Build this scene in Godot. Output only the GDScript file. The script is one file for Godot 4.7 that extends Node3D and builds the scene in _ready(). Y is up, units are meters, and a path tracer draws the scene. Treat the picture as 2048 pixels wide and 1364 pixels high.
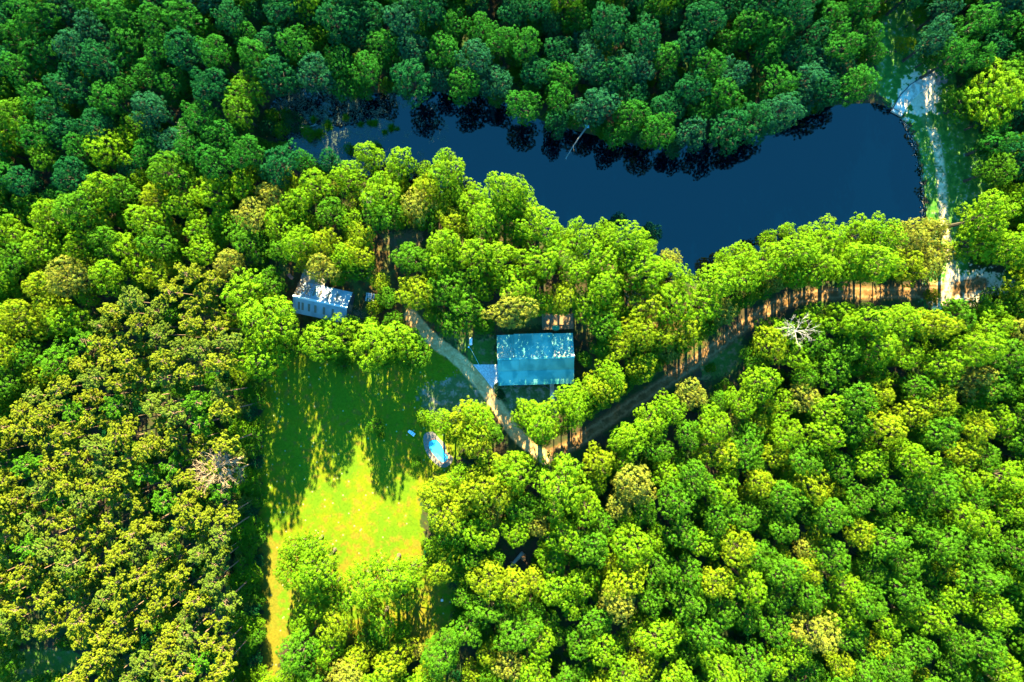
extends Node3D
# An aerial view straight down on woods, a lake, two houses, a lawn and a pool.
# Photograph pixels (2048 x 1364) are read as ground places: 1365 px focal length, camera 120 m up.

const ALT := 120.0
const FOC := 1365.0
const CX := 1024.0
const CY := 682.0
const WATER_Y := -0.35

var rng := RandomNumberGenerator.new()
var used := {}
var mats := {}

# ------------------------------------------------------------------ helpers
func P(u: float, v: float, h := 0.0) -> Vector3:
	return Vector3((u - CX) / FOC * (ALT - h), h, (v - CY) / FOC * (ALT - h))

func px2(u: float, v: float) -> Vector2:
	return Vector2((u - CX) / FOC * ALT, (v - CY) / FOC * ALT)

func poly(a: Array) -> PackedVector2Array:      # flat list u, v, u, v ... in photograph pixels
	var r := PackedVector2Array()
	for k in range(0, a.size(), 2):
		r.append(Vector2(a[k], a[k + 1]))
	return r

func ground_poly(a: PackedVector2Array) -> PackedVector2Array:
	var r := PackedVector2Array()
	for p in a:
		r.append(px2(p.x, p.y))
	return r

func smooth_poly(a: PackedVector2Array, times := 2) -> PackedVector2Array:
	var r := a
	for t in times:
		var q := PackedVector2Array()
		for k in r.size():
			var n := r[(k + 1) % r.size()]
			q.append(r[k].lerp(n, 0.25))
			q.append(r[k].lerp(n, 0.75))
		r = q
	return r

func smooth_line(a: PackedVector2Array, times := 2) -> PackedVector2Array:
	var r := a
	for t in times:
		var q := PackedVector2Array([r[0]])
		for k in r.size() - 1:
			q.append(r[k].lerp(r[k + 1], 0.25))
			q.append(r[k].lerp(r[k + 1], 0.75))
		q.append(r[r.size() - 1])
		r = q
	return r

func numbered(called: String) -> String:
	if not used.has(called):
		used[called] = 0
		return called
	used[called] += 1
	return "%s_%03d" % [called, used[called]]

func tag(o: Node, label: String, category := "", group := "", kind := "") -> void:
	if label: o.set_meta("label", label)
	if category: o.set_meta("category", category)
	if group: o.set_meta("group", group)
	if kind: o.set_meta("kind", kind)

func thing(called: String, at: Vector3, label: String, category: String, group := "", turn := 0.0) -> Node3D:
	var o := Node3D.new()
	o.name = numbered(called)
	add_child(o)
	o.position = at
	o.rotation.y = turn
	tag(o, label, category, group)
	return o

func part(called: String, mesh: Mesh, m: Material, parent: Node) -> MeshInstance3D:
	var o := MeshInstance3D.new()
	o.name = called if parent != self else numbered(called)
	o.mesh = mesh
	if m: o.material_override = m
	o.cast_shadow = GeometryInstance3D.SHADOW_CASTING_SETTING_ON
	parent.add_child(o, true)
	return o

func dist_seg(p: Vector2, a: Vector2, b: Vector2) -> float:
	var ab := b - a
	var t := clampf((p - a).dot(ab) / maxf(ab.length_squared(), 1e-9), 0.0, 1.0)
	return p.distance_to(a + ab * t)

func dist_poly(p: Vector2, a: PackedVector2Array) -> float:
	var d := 1e9
	for k in a.size():
		d = minf(d, dist_seg(p, a[k], a[(k + 1) % a.size()]))
	return d

func dist_line(p: Vector2, a: PackedVector2Array) -> float:
	var d := 1e9
	for k in a.size() - 1:
		d = minf(d, dist_seg(p, a[k], a[k + 1]))
	return d

func bounds(a: PackedVector2Array) -> Rect2:
	var r := Rect2(a[0], Vector2.ZERO)
	for p in a: r = r.expand(p)
	return r

class MB:
	var v := PackedVector3Array()
	var n := PackedVector3Array()
	var c := PackedColorArray()
	var uv := PackedVector2Array()
	var colored := false
	var flat_uv := 0.0

	func tri(a: Vector3, b: Vector3, d: Vector3, col := Color.WHITE) -> void:   # clockwise seen from the front
		var f := (d - a).cross(b - a).normalized()
		v.append(a); v.append(b); v.append(d)
		n.append(f); n.append(f); n.append(f)
		if colored:
			c.append(col); c.append(col); c.append(col)

	func quad(a: Vector3, b: Vector3, d: Vector3, e: Vector3, col := Color.WHITE) -> void:
		tri(a, b, d, col)
		tri(a, d, e, col)

	func box(lo: Vector3, hi: Vector3, col := Color.WHITE) -> void:
		var p := []
		for k in 8:
			p.append(Vector3(hi.x if k & 1 else lo.x, hi.y if k & 2 else lo.y, hi.z if k & 4 else lo.z))
		quad(p[2], p[3], p[7], p[6], col)
		quad(p[0], p[4], p[5], p[1], col)
		quad(p[4], p[6], p[7], p[5], col)
		quad(p[0], p[1], p[3], p[2], col)
		quad(p[1], p[5], p[7], p[3], col)
		quad(p[0], p[2], p[6], p[4], col)

	func tube(a: Vector3, b: Vector3, ra: float, rb: float, sides := 5, col := Color.WHITE, capped := true) -> void:
		var d := (b - a).normalized()
		var x := d.cross(Vector3.UP if absf(d.y) < 0.9 else Vector3.RIGHT).normalized()
		var y := d.cross(x)
		for k in sides:
			var t0 := TAU * k / sides
			var t1 := TAU * (k + 1) / sides
			var o0 := x * cos(t0) + y * sin(t0)
			var o1 := x * cos(t1) + y * sin(t1)
			quad(a + o0 * ra, b + o0 * rb, b + o1 * rb, a + o1 * ra, col)
			if capped:
				tri(b, b + o1 * rb, b + o0 * rb, col)

	func prism(a: PackedVector2Array, y0: float, y1: float, col := Color.WHITE) -> void:   # an outline on the ground, given thickness
		var t := Geometry2D.triangulate_polygon(a)
		for k in range(0, t.size(), 3):
			var q := [a[t[k]], a[t[k + 1]], a[t[k + 2]]]
			if (q[1] - q[0]).cross(q[2] - q[0]) < 0: q = [q[0], q[2], q[1]]
			tri(Vector3(q[0].x, y1, q[0].y), Vector3(q[1].x, y1, q[1].y), Vector3(q[2].x, y1, q[2].y), col)
		if y0 < y1:
			for k in a.size():
				var p := a[k]
				var s := a[(k + 1) % a.size()]
				quad(Vector3(p.x, y0, p.y), Vector3(p.x, y1, p.y), Vector3(s.x, y1, s.y), Vector3(s.x, y0, s.y), col)

	func mesh() -> ArrayMesh:
		var arr := []
		arr.resize(Mesh.ARRAY_MAX)
		arr[Mesh.ARRAY_VERTEX] = v
		arr[Mesh.ARRAY_NORMAL] = n
		if colored: arr[Mesh.ARRAY_COLOR] = c
		if flat_uv > 0.0:
			for p in v:
				uv.append(Vector2(p.x, p.z))
		if uv.size() == v.size() and uv.size() > 0: arr[Mesh.ARRAY_TEX_UV] = uv
		var m := ArrayMesh.new()
		m.add_surface_from_arrays(Mesh.PRIMITIVE_TRIANGLES, arr)
		return m

func mat(r: float, g: float, b: float, rough := 0.85, metal := 0.0, spec := 0.5) -> StandardMaterial3D:
	var m := StandardMaterial3D.new()
	m.albedo_color = Color(r, g, b).linear_to_srgb()
	m.roughness = rough
	m.metallic = metal
	m.metallic_specular = spec
	return m

func noise_mat(c0: Color, c1: Color, freq: float, rough := 0.85, seed_ := 1, scale := 0.2) -> StandardMaterial3D:
	var m := StandardMaterial3D.new()
	var f := FastNoiseLite.new()
	f.seed = seed_
	f.frequency = freq
	f.fractal_octaves = 5
	var im := Image.create(256, 256, false, Image.FORMAT_RGB8)
	var g := f.get_seamless_image(256, 256)
	for y in 256:
		for x in 256:
			im.set_pixel(x, y, c0.lerp(c1, smoothstep(0.25, 0.75, g.get_pixel(x, y).r)).linear_to_srgb())
	m.albedo_texture = ImageTexture.create_from_image(im)
	m.uv1_triplanar = true
	m.uv1_scale = Vector3.ONE * scale
	m.roughness = rough
	return m

# ------------------------------------------------------------------ the plan, in photograph pixels
var lake_px := poly([548, 282, 530, 240, 545, 195, 585, 172, 640, 180, 700, 184, 800, 186, 900, 180, 955, 174, 1010, 205, 1075, 238, 1140, 258,
	1200, 272, 1262, 287, 1330, 292, 1400, 276, 1480, 262, 1560, 243, 1640, 215, 1700, 206, 1770, 205, 1793, 226, 1815, 250, 1832, 290, 1843, 340,
	1849, 400, 1851, 440, 1848, 478, 1780, 488, 1700, 492, 1580, 505, 1480, 540, 1410, 566, 1330, 566, 1265, 540, 1200, 522, 1130, 505, 1050, 460,
	985, 420, 900, 388, 790, 366, 690, 340, 610, 318])
var lake_seen := poly([500, 250, 530, 185, 600, 180, 700, 200, 960, 195, 1000, 222, 1080, 255, 1180, 288, 1330, 315, 1480, 288, 1560, 260, 1640, 234, 1720, 205, 1790, 200,
	1850, 330, 1848, 425, 1700, 438, 1560, 440, 1480, 480, 1400, 518, 1355, 508, 1320, 470, 1250, 440, 1190, 440, 1130, 440, 1060, 385, 1010, 350, 955, 352, 900, 312, 800, 305, 700, 288, 630, 285, 545, 272])
var lawn_px := poly([524, 752, 590, 700, 650, 700, 720, 700, 830, 690, 872, 690, 915, 722, 950, 765, 975, 800, 985, 840, 930, 880, 905, 940, 850, 960, 842, 1000, 846, 1120,
	905, 1130, 905, 1290, 840, 1300, 700, 1290, 560, 1280, 556, 1420, 520, 1420, 520, 1200, 518, 1000])
var lawn_seen := poly([534, 770, 590, 735, 650, 745, 720, 752, 800, 752, 850, 740, 880, 700, 940, 750, 965, 792, 890, 800, 860, 815, 815, 840, 815, 870, 850, 880, 850, 925, 905, 940, 890, 955, 842, 950, 836, 980, 838, 1108,
	700, 1122, 660, 1090, 560, 1085, 550, 1364, 528, 1364, 524, 1000])
var lawn_side := poly([842, 1160, 900, 1165, 900, 1285, 845, 1290])
var yard_px := poly([985, 770, 1155, 768, 1150, 790, 1110, 830, 1040, 850, 1020, 830])
var yard_seen := poly([990, 770, 1150, 770, 1120, 785, 1100, 798, 1060, 806, 1015, 808])
var house_yard := poly([905, 678, 992, 672, 992, 740, 945, 735])
var house_seen := poly([988, 660, 1158, 655, 1158, 775, 988, 778])
var deck_seen := poly([1075, 640, 1150, 640, 1150, 668, 1075, 668])
var barn_seen := poly([592, 556, 640, 560, 708, 580, 692, 632, 660, 628, 584, 628])
var barn_yard := poly([555, 520, 590, 535, 582, 570, 565, 565])
var barn_side := poly([708, 585, 742, 582, 742, 600, 728, 635, 704, 636])
var grove_gap := poly([756, 468, 848, 458, 838, 490, 805, 520, 792, 560, 768, 545])
var dam_px := poly([1740, 180, 1755, 90, 1760, -60, 1850, -60, 1850, 110, 1905, 140, 1930, 230, 1990, 300, 1995, 400, 1940, 480, 1930, 540, 2010, 545, 2060, 580, 2020, 620, 1930, 615, 1840, 615, 1846, 560, 1858, 480, 1852, 430, 1846, 340, 1822, 250, 1793, 215])
var dam_seen := poly([1762, 180, 1778, 100, 1775, 0, 1815, 0, 1830, 120, 1890, 150, 1895, 230, 1960, 300, 1970, 390, 1925, 470, 1912, 555, 1990, 552, 2030, 575, 1950, 600, 1860, 602, 1868, 560, 1895, 480, 1862, 428, 1852, 330, 1795, 225])
var road_px := smooth_line(poly([1960, 566, 1900, 578, 1850, 584, 1760, 584, 1680, 584, 1600, 593, 1540, 613, 1480, 655, 1420, 702, 1340, 758, 1270, 802, 1200, 850, 1150, 885, 1090, 915]))
var drive_px := smooth_line(poly([820, 630, 868, 684, 908, 710, 945, 747, 985, 797, 1015, 845, 1042, 880, 1090, 915]))
var road_gap := poly([1400, 712, 1480, 662, 1490, 690, 1470, 745, 1400, 762])
var corner_gap := poly([-40, 1300, 150, 1296, 160, 1325, 110, 1364, -40, 1400])
var junk_gap := poly([1020, 1095, 1060, 1095, 1062, 1130, 1015, 1130])
var pool_px := PackedVector2Array()
var deck_px := PackedVector2Array()

func _ready() -> void:
	rng.seed = 20240611
	# ---- camera, sky, sun, exposure
	var cam := Camera3D.new()
	cam.name = "camera"
	cam.fov = rad_to_deg(2.0 * atan(CY / FOC))
	cam.far = 9000.0
	cam.near = 0.5
	add_child(cam)
	cam.position = Vector3(0, ALT, 0)
	cam.rotation_degrees = Vector3(-90, 0, 0)
	cam.current = true
	var env := Environment.new()
	env.background_mode = Environment.BG_SKY
	env.tonemap_mode = Environment.TONE_MAPPER_LINEAR
	env.tonemap_exposure = 12.0
	env.sdfgi_enabled = true
	env.ssao_enabled = true
	env.ssil_enabled = true
	var sm := ProceduralSkyMaterial.new()
	sm.sky_top_color = Color(0.008, 0.108, 0.26).linear_to_srgb()
	sm.sky_horizon_color = Color(0.10, 0.20, 0.27).linear_to_srgb()
	sm.sky_curve = 0.25
	sm.ground_bottom_color = Color(0.03, 0.05, 0.02).linear_to_srgb()
	sm.ground_horizon_color = Color(0.10, 0.20, 0.25).linear_to_srgb()
	sm.sun_angle_max = 6.0
	var sky := Sky.new()
	sky.sky_material = sm
	env.sky = sky
	var we := WorldEnvironment.new()
	we.name = "world_environment"
	we.environment = env
	add_child(we)
	var sun := DirectionalLight3D.new()
	sun.name = "sun"
	sun.light_energy = 1.6
	sun.light_color = Color(1.0, 0.90, 0.44).linear_to_srgb()
	sun.light_angular_distance = 0.5
	sun.shadow_enabled = true
	sun.rotation_degrees = Vector3(-27, 180, 0)
	add_child(sun)

	pool_outlines()
	make_materials()
	setting()
	house()
	barn()
	pool()
	make_tree_meshes()
	trees()
	small_things()

func pool_outlines() -> void:
	var a := [590, 700, 620, 650, 700, 610, 770, 615, 840, 690, 890, 760, 910, 840, 945, 905, 1000, 940, 1018, 1000, 980, 1070, 920, 1105, 850, 1095, 770, 1020, 700, 940, 640, 860, 600, 780]
	for k in range(0, a.size(), 2):
		pool_px.append(Vector2(800 + a[k] / 10.49, 820 + a[k + 1] / 10.49))
	var b := [490, 700, 490, 500, 600, 455, 720, 455, 790, 560, 900, 660, 960, 740, 975, 850, 1040, 940, 1105, 970, 1118, 1040, 1060, 1140, 960, 1208, 860, 1200, 760, 1140, 670, 1060, 590, 950, 530, 850]
	for k in range(0, b.size(), 2):
		deck_px.append(Vector2(800 + b[k] / 10.49, 820 + b[k + 1] / 10.49))
	pool_px = smooth_poly(pool_px, 2)
	deck_px = smooth_poly(deck_px, 2)

# ------------------------------------------------------------------ materials
func leaf_mat(c: Color, back := 0.7) -> StandardMaterial3D:
	var m := StandardMaterial3D.new()
	m.albedo_color = c.linear_to_srgb()
	m.vertex_color_use_as_albedo = true
	m.roughness = 0.7
	m.metallic_specular = 0.12
	m.cull_mode = BaseMaterial3D.CULL_DISABLED
	m.backlight_enabled = true
	m.backlight = (Color(1.0, 0.95, 0.5) * back).linear_to_srgb()
	return m

func make_materials() -> void:
	mats.b = leaf_mat(Color(0.102, 0.212, 0.005))
	mats.y = leaf_mat(Color(0.140, 0.205, 0.006))
	mats.o = leaf_mat(Color(0.160, 0.180, 0.022))
	mats.g = leaf_mat(Color(0.050, 0.145, 0.006))
	mats.d = leaf_mat(Color(0.006, 0.068, 0.019))  # deep tone: the far bank's shade is put into this leaf colour
	mats.t = leaf_mat(Color(0.010, 0.074, 0.032))  # teal tone, likewise carrying the far bank's shade in its colour
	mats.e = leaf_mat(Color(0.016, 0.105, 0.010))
	mats.p = leaf_mat(Color(0.118, 0.145, 0.008), 0.4)
	mats.q = leaf_mat(Color(0.075, 0.115, 0.012), 0.4)
	mats.bark = noise_mat(Color(0.030, 0.022, 0.015), Color(0.075, 0.055, 0.036), 0.05, 0.9, 3, 0.8)
	mats.pine_bark = noise_mat(Color(0.08, 0.048, 0.03), Color(0.18, 0.11, 0.07), 0.05, 0.9, 4, 0.8)
	mats.dead_wood = noise_mat(Color(0.17, 0.155, 0.14), Color(0.30, 0.28, 0.25), 0.06, 0.85, 5, 0.6)
	mats.tan_wood = noise_mat(Color(0.17, 0.11, 0.065), Color(0.30, 0.20, 0.12), 0.06, 0.85, 6, 0.6)
	mats.blue_roof = roof_mat(Color(0.030, 0.20, 0.170), Color(0.12, 0.33, 0.26), 0.38)
	mats.grey_roof = roof_mat(Color(0.20, 0.25, 0.29), Color(0.33, 0.38, 0.41), 0.45)
	mats.ridge = mat(0.62, 0.66, 0.68, 0.35, 0.3)
	mats.panel = noise_mat(Color(0.10, 0.08, 0.06), Color(0.22, 0.17, 0.12), 0.06, 0.7, 9, 0.7)
	mats.siding = noise_mat(Color(0.22, 0.16, 0.11), Color(0.32, 0.24, 0.17), 0.08, 0.85, 10, 0.5)
	mats.dark_siding = noise_mat(Color(0.05, 0.06, 0.07), Color(0.10, 0.11, 0.12), 0.08, 0.85, 11, 0.5)
	mats.glass = mat(0.02, 0.03, 0.04, 0.05, 0.0, 0.7)
	mats.white = mat(0.75, 0.76, 0.78, 0.4)
	mats.concrete = noise_mat(Color(0.34, 0.35, 0.36), Color(0.52, 0.52, 0.52), 0.04, 0.9, 12, 0.25)
	mats.pool_deck = noise_mat(Color(0.09, 0.075, 0.065), Color(0.20, 0.17, 0.145), 0.06, 0.9, 13, 0.5)
	mats.coping = noise_mat(Color(0.22, 0.09, 0.06), Color(0.34, 0.16, 0.11), 0.06, 0.85, 14, 0.8)
	mats.plaster = noise_mat(Color(0.04, 0.46, 0.62), Color(0.10, 0.56, 0.68), 0.02, 0.6, 15, 0.3)
	mats.pale_slab = noise_mat(Color(0.34, 0.27, 0.21), Color(0.62, 0.52, 0.43), 0.02, 0.95, 16, 0.13)
	mats.plank = noise_mat(Color(0.15, 0.08, 0.035), Color(0.26, 0.15, 0.07), 0.05, 0.85, 17, 0.6)
	var w := mat(0.0, 0.0006, 0.0025, 0.02, 0.0, 0.47)
	mats.water = w
	var pw := mat(0.05, 0.62, 0.80, 0.02)
	pw.transparency = BaseMaterial3D.TRANSPARENCY_ALPHA
	pw.albedo_color.a = 0.5
	mats.pool_water = pw

func roof_mat(c0: Color, c1: Color, rough: float) -> StandardMaterial3D:
	var m := noise_mat(c0, c1, 0.012, rough, 7, 0.11)
	m.metallic = 0.2
	return m

# ------------------------------------------------------------------ the setting
func setting() -> void:
	# a map of what the ground is made of, 0.2 m a texel
	var W := 1024
	var H := 768
	var step := 0.2
	var data := PackedByteArray()
	data.resize(W * H * 3)
	var na := FastNoiseLite.new(); na.seed = 11; na.frequency = 0.035; na.fractal_octaves = 4
	var nb := FastNoiseLite.new(); nb.seed = 12; nb.frequency = 0.16; nb.fractal_octaves = 3
	var nc := FastNoiseLite.new(); nc.seed = 13; nc.frequency = 0.6; nc.fractal_octaves = 2
	var r2 := RandomNumberGenerator.new(); r2.seed = 5
	var zones := [[lawn_px, 1], [yard_px, 2], [house_yard, 3], [dam_px, 4], [grove_gap, 5], [poly([560, 500, 760, 480, 880, 560, 900, 650, 1330, 600, 1420, 690, 1200, 800, 1150, 640, 990, 660, 900, 680, 820, 650, 700, 660, 560, 640]), 6],
		[poly([905, 750, 990, 740, 985, 800, 900, 850, 845, 830, 830, 780]), 2], [poly([1850, 560, 1905, 560, 1945, 585, 1940, 610, 1850, 610]), 7], [corner_gap, 3], [road_gap, 8]]
	var boxes := []
	for z in zones: boxes.append(bounds(z[0]).grow(10))
	# nearness to roads and tracks
	var near := {}
	var dam_track := smooth_line(poly([1836, 215, 1862, 255, 1876, 300, 1882, 360, 1886, 430, 1893, 480, 1903, 530, 1900, 565, 1885, 600]))
	var lines := [[road_px, 36.0], [drive_px, 30.0], [dam_track, 26.0]]
	var fields := []
	for l in lines:
		var f := PackedFloat32Array()
		f.resize(W * H)
		f.fill(99.0)
		for k in l[0].size() - 1:
			var a: Vector2 = l[0][k]
			var b: Vector2 = l[0][k + 1]
			var bb := Rect2(a, Vector2.ZERO).expand(b).grow(l[1])
			var lo := px2(bb.position.x, bb.position.y) / step + Vector2(W, H) * 0.5
			var hi := px2(bb.end.x, bb.end.y) / step + Vector2(W, H) * 0.5
			for j in range(maxi(0, int(lo.y)), mini(H, int(hi.y) + 1)):
				for i in range(maxi(0, int(lo.x)), mini(W, int(hi.x) + 1)):
					var q := Vector2(CX + (i - W * 0.5) * step * FOC / ALT, CY + (j - H * 0.5) * step * FOC / ALT)
					var d := dist_seg(q, a, b)
					if d < f[j * W + i]: f[j * W + i] = d
		fields.append(f)
	for j in H:
		for i in W:
			var x := (i - W * 0.5) * step
			var z := (j - H * 0.5) * step
			var a := na.get_noise_2d(x * 4, z * 4)
			var b := nb.get_noise_2d(x * 4, z * 4)
			var c := nc.get_noise_2d(x * 4, z * 4)
			var g := r2.randf_range(0.82, 1.18)
			var u := CX + x * FOC / ALT + b * 14.0
			var v := CY + z * FOC / ALT + c * 12.0
			var p := Vector2(u, v)
			var kind := 0
			for k in zones.size():
				if boxes[k].has_point(p) and Geometry2D.is_point_in_polygon(p, zones[k][0]):
					kind = zones[k][1]
			var col := Color(0.042, 0.030, 0.017).lerp(Color(0.022, 0.042, 0.011), smoothstep(-0.3, 0.4, a + 0.5 * b))
			match kind:
				1:
					col = Color(0.062, 0.114, 0.004).lerp(Color(0.102, 0.118, 0.003), smoothstep(-0.35, 0.45, a + 0.35 * b))
					var tan_ := smoothstep(0.15, 0.55, b + 0.4 * a + 0.35 * smoothstep(1030, 1120, v) + 0.8 * smoothstep(562, 535, u) * smoothstep(1000, 1150, v) + 0.3 * smoothstep(1200, 1330, v))
					col = col.lerp(Color(0.13, 0.085, 0.012), tan_ * 0.65)
					if r2.randf() < 0.004: col = Color(0.30, 0.30, 0.24)
					if c > 0.42 and b > 0.1: col = col.lerp(Color(0.04, 0.09, 0.01), 0.5)
				2:
					col = Color(0.055, 0.095, 0.028).lerp(Color(0.20, 0.165, 0.12), smoothstep(0.0, 0.55, b + 0.5 * c))
				3:
					col = Color(0.045, 0.10, 0.014).lerp(Color(0.13, 0.11, 0.05), smoothstep(0.1, 0.6, b + 0.4 * c))
				4:
					col = Color(0.030, 0.105, 0.016).lerp(Color(0.07, 0.16, 0.02), smoothstep(-0.3, 0.4, b))
					var sand := smoothstep(0.32, 0.62, b * 0.8 + c * 0.7)
					col = col.lerp(Color(0.24, 0.23, 0.21), sand * 0.8)
				5:
					col = Color(0.09, 0.065, 0.035).lerp(Color(0.06, 0.085, 0.02), smoothstep(-0.2, 0.5, b))
				6:
					col = Color(0.065, 0.040, 0.015).lerp(Color(0.07, 0.085, 0.02), smoothstep(-0.15, 0.45, a + 0.6 * b))
				7:
					col = Color(0.20, 0.105, 0.03).lerp(Color(0.30, 0.19, 0.08), smoothstep(-0.3, 0.4, b))
				8:
					col = Color(0.05, 0.09, 0.016).lerp(Color(0.17, 0.11, 0.05), smoothstep(0.0, 0.5, b + 0.4 * c))
			# pale sand fans by the slab and by the road end
			var fan := maxf(smoothstep(60, 12, p.distance_to(Vector2(1838, 188))), smoothstep(44, 14, Vector2((u - 1955) * 0.6, v - 572).length()))
			fan = maxf(fan, smoothstep(20, 8, dist_seg(p, Vector2(1905, 552), Vector2(1880, 604))))
			if fan > 0.0 and fan + b * 0.9 + c * 0.4 > 0.35: col = col.lerp(Color(0.60, 0.44, 0.31), 0.9)
			var at := j * W + i
			var d0: float = fields[0][at] + b * 4.0
			if d0 < 26.0:
				var dirt := Color(0.105, 0.052, 0.019).lerp(Color(0.165, 0.088, 0.036), smoothstep(-0.4, 0.5, b + 0.5 * c))
				if absf(absf(d0 - 1.0) - 6.5) < 2.2: dirt = dirt.lerp(Color(0.26, 0.145, 0.068), 0.6)
				col = col.lerp(dirt, smoothstep(18.0, 10.0, d0))
			var d1: float = fields[1][at] + b * 3.0
			if d1 < 18.0:
				var gravel := Color(0.42, 0.235, 0.09).lerp(Color(0.56, 0.345, 0.155), smoothstep(-0.4, 0.5, b + 0.6 * c))
				col = col.lerp(gravel, smoothstep(15.0, 11.0, d1))
			var d2: float = fields[2][at] + b * 5.0
			if d2 < 20.0:
				var pale := Color(0.40, 0.28, 0.17).lerp(Color(0.62, 0.46, 0.29), smoothstep(-0.3, 0.4, b))
				col = col.lerp(pale, smoothstep(12.0, 6.0, d2) * (0.9 if v > 255 and c + 0.7 * b > -0.4 else 0.12))
			col = (col * g).linear_to_srgb()
			data[at * 3] = clampi(int(col.r * 255), 0, 255)
			data[at * 3 + 1] = clampi(int(col.g * 255), 0, 255)
			data[at * 3 + 2] = clampi(int(col.b * 255), 0, 255)
	var gm := StandardMaterial3D.new()
	gm.albedo_texture = ImageTexture.create_from_image(Image.create_from_data(W, H, false, Image.FORMAT_RGB8, data))
	gm.texture_repeat = false
	gm.roughness = 0.95
	gm.metallic_specular = 0.15
	gm.uv1_scale = Vector3(1.0 / (W * step), 1.0 / (H * step), 1)
	gm.uv1_offset = Vector3(0.5, 0.5, 0)
	mats.ground = gm

	# the ground, one sheet to the horizon with the lake bed and the pool pit sunk in it
	var lake := smooth_poly(ground_poly(lake_px), 1)
	var pit := ground_poly(pool_px)
	var xs := PackedFloat32Array()
	var zs := PackedFloat32Array()
	for f in [-4000.0, -800.0, -300.0, -160.0]: xs.append(f); zs.append(f)
	for k in range(-104, 105): xs.append(k)
	for k in range(-78, 79): zs.append(k)
	for f in [160.0, 300.0, 800.0, 4000.0]: xs.append(f); zs.append(f)
	var lb := bounds(lake).grow(4)
	var pb := bounds(pit)
	var hs := PackedFloat32Array()
	for z in zs:
		for x in xs:
			var y := 0.0
			var p := Vector2(x, z)
			if lb.has_point(p):
				var d := dist_poly(p, lake)
				if Geometry2D.is_point_in_polygon(p, lake): y = -0.35 - minf(d, 8.0) * 0.25
				else: y = -0.35 * clampf(1.0 - d / 1.6, 0.0, 1.0)
			elif pb.has_point(p) and Geometry2D.is_point_in_polygon(p, pit):
				y = -1.6
			hs.append(y)
	var st := MB.new()
	st.flat_uv = 1.0
	var nx := xs.size()
	for j in zs.size() - 1:
		for i in nx - 1:
			var k := j * nx + i
			st.quad(Vector3(xs[i], hs[k], zs[j]), Vector3(xs[i + 1], hs[k + 1], zs[j]), Vector3(xs[i + 1], hs[k + nx + 1], zs[j + 1]), Vector3(xs[i], hs[k + nx], zs[j + 1]))
	tag(part("ground", st.mesh(), gm, self), "forest floor of brown litter and low green growth", "ground", "", "structure")
	# the lake
	var w := MB.new()
	w.prism(Geometry2D.offset_polygon(lake, 1.4)[0], 0, 0)
	var lk := part("lake_water", w.mesh(), mats.water, self)
	lk.position.y = WATER_Y
	tag(lk, "still dark blue lake water mirroring the sky", "lake", "", "structure")
	# sheets: lawn, yard, roads
	sheet("lawn", smooth_poly(ground_poly(lawn_px), 1), 0.010, "mown green lawn with dry yellow patches beside the pool", "lawn", pit)
	sheet("front_yard", smooth_poly(ground_poly(yard_px), 1), 0.014, "patchy grass yard in front of the blue roofed house", "yard")
	sheet("dam_bank", smooth_poly(ground_poly(dam_px), 1), 0.012, "grassy dam bank with sandy patches along the lake end", "dam")
	ribbon("dirt_road", road_px, 19.0, 0.022, "brown rutted dirt road curving through the woods", "road")
	ribbon("gravel_drive", drive_px, 14.5, 0.027, "pale gravel drive running past the blue roofed house", "driveway")
	ribbon("dam_track", dam_track, 15.0, 0.018, "pale worn sandy track along the top of the dam", "track")

func sheet(called: String, outline: PackedVector2Array, y: float, label: String, category: String, hole := PackedVector2Array()) -> void:
	var s := MB.new()
	s.flat_uv = 1.0
	var rings := [outline]
	if hole.size():
		# cut the pit out: split the outline down a line through the pit
		var c := Vector2.ZERO
		for p in hole: c += p
		c /= hole.size()
		rings = []
		for side in [Rect2(-500, -500, 500 + c.x, 1000), Rect2(c.x, -500, 500 - c.x, 1000)]:
			var r: Rect2 = side
			var half := PackedVector2Array([r.position, Vector2(r.end.x, r.position.y), r.end, Vector2(r.position.x, r.end.y)])
			for q in Geometry2D.intersect_polygons(outline, half):
				for k in Geometry2D.clip_polygons(q, hole):
					rings.append(k)
	for q in rings: s.prism(q, y, y)
	tag(part(called, s.mesh(), mats.ground, self), label, category, "", "structure")

func ribbon(called: String, line: PackedVector2Array, half: float, y: float, label: String, category: String) -> void:
	var s := MB.new()
	s.flat_uv = 1.0
	var pts := ground_poly(line)
	var h := half / FOC * ALT
	for k in pts.size() - 1:
		var d0 := (pts[mini(k + 1, pts.size() - 1)] - pts[maxi(k - 1, 0)]).normalized().orthogonal() * h
		var d1 := (pts[mini(k + 2, pts.size() - 1)] - pts[k]).normalized().orthogonal() * h
		var a := pts[k] + d0
		var b := pts[k] - d0
		var c := pts[k + 1] - d1
		var e := pts[k + 1] + d1
		s.quad(Vector3(a.x, y, a.y), Vector3(e.x, y, e.y), Vector3(c.x, y, c.y), Vector3(b.x, y, b.y))
	tag(part(called, s.mesh(), mats.ground, self), label, category, "", "structure")

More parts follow.
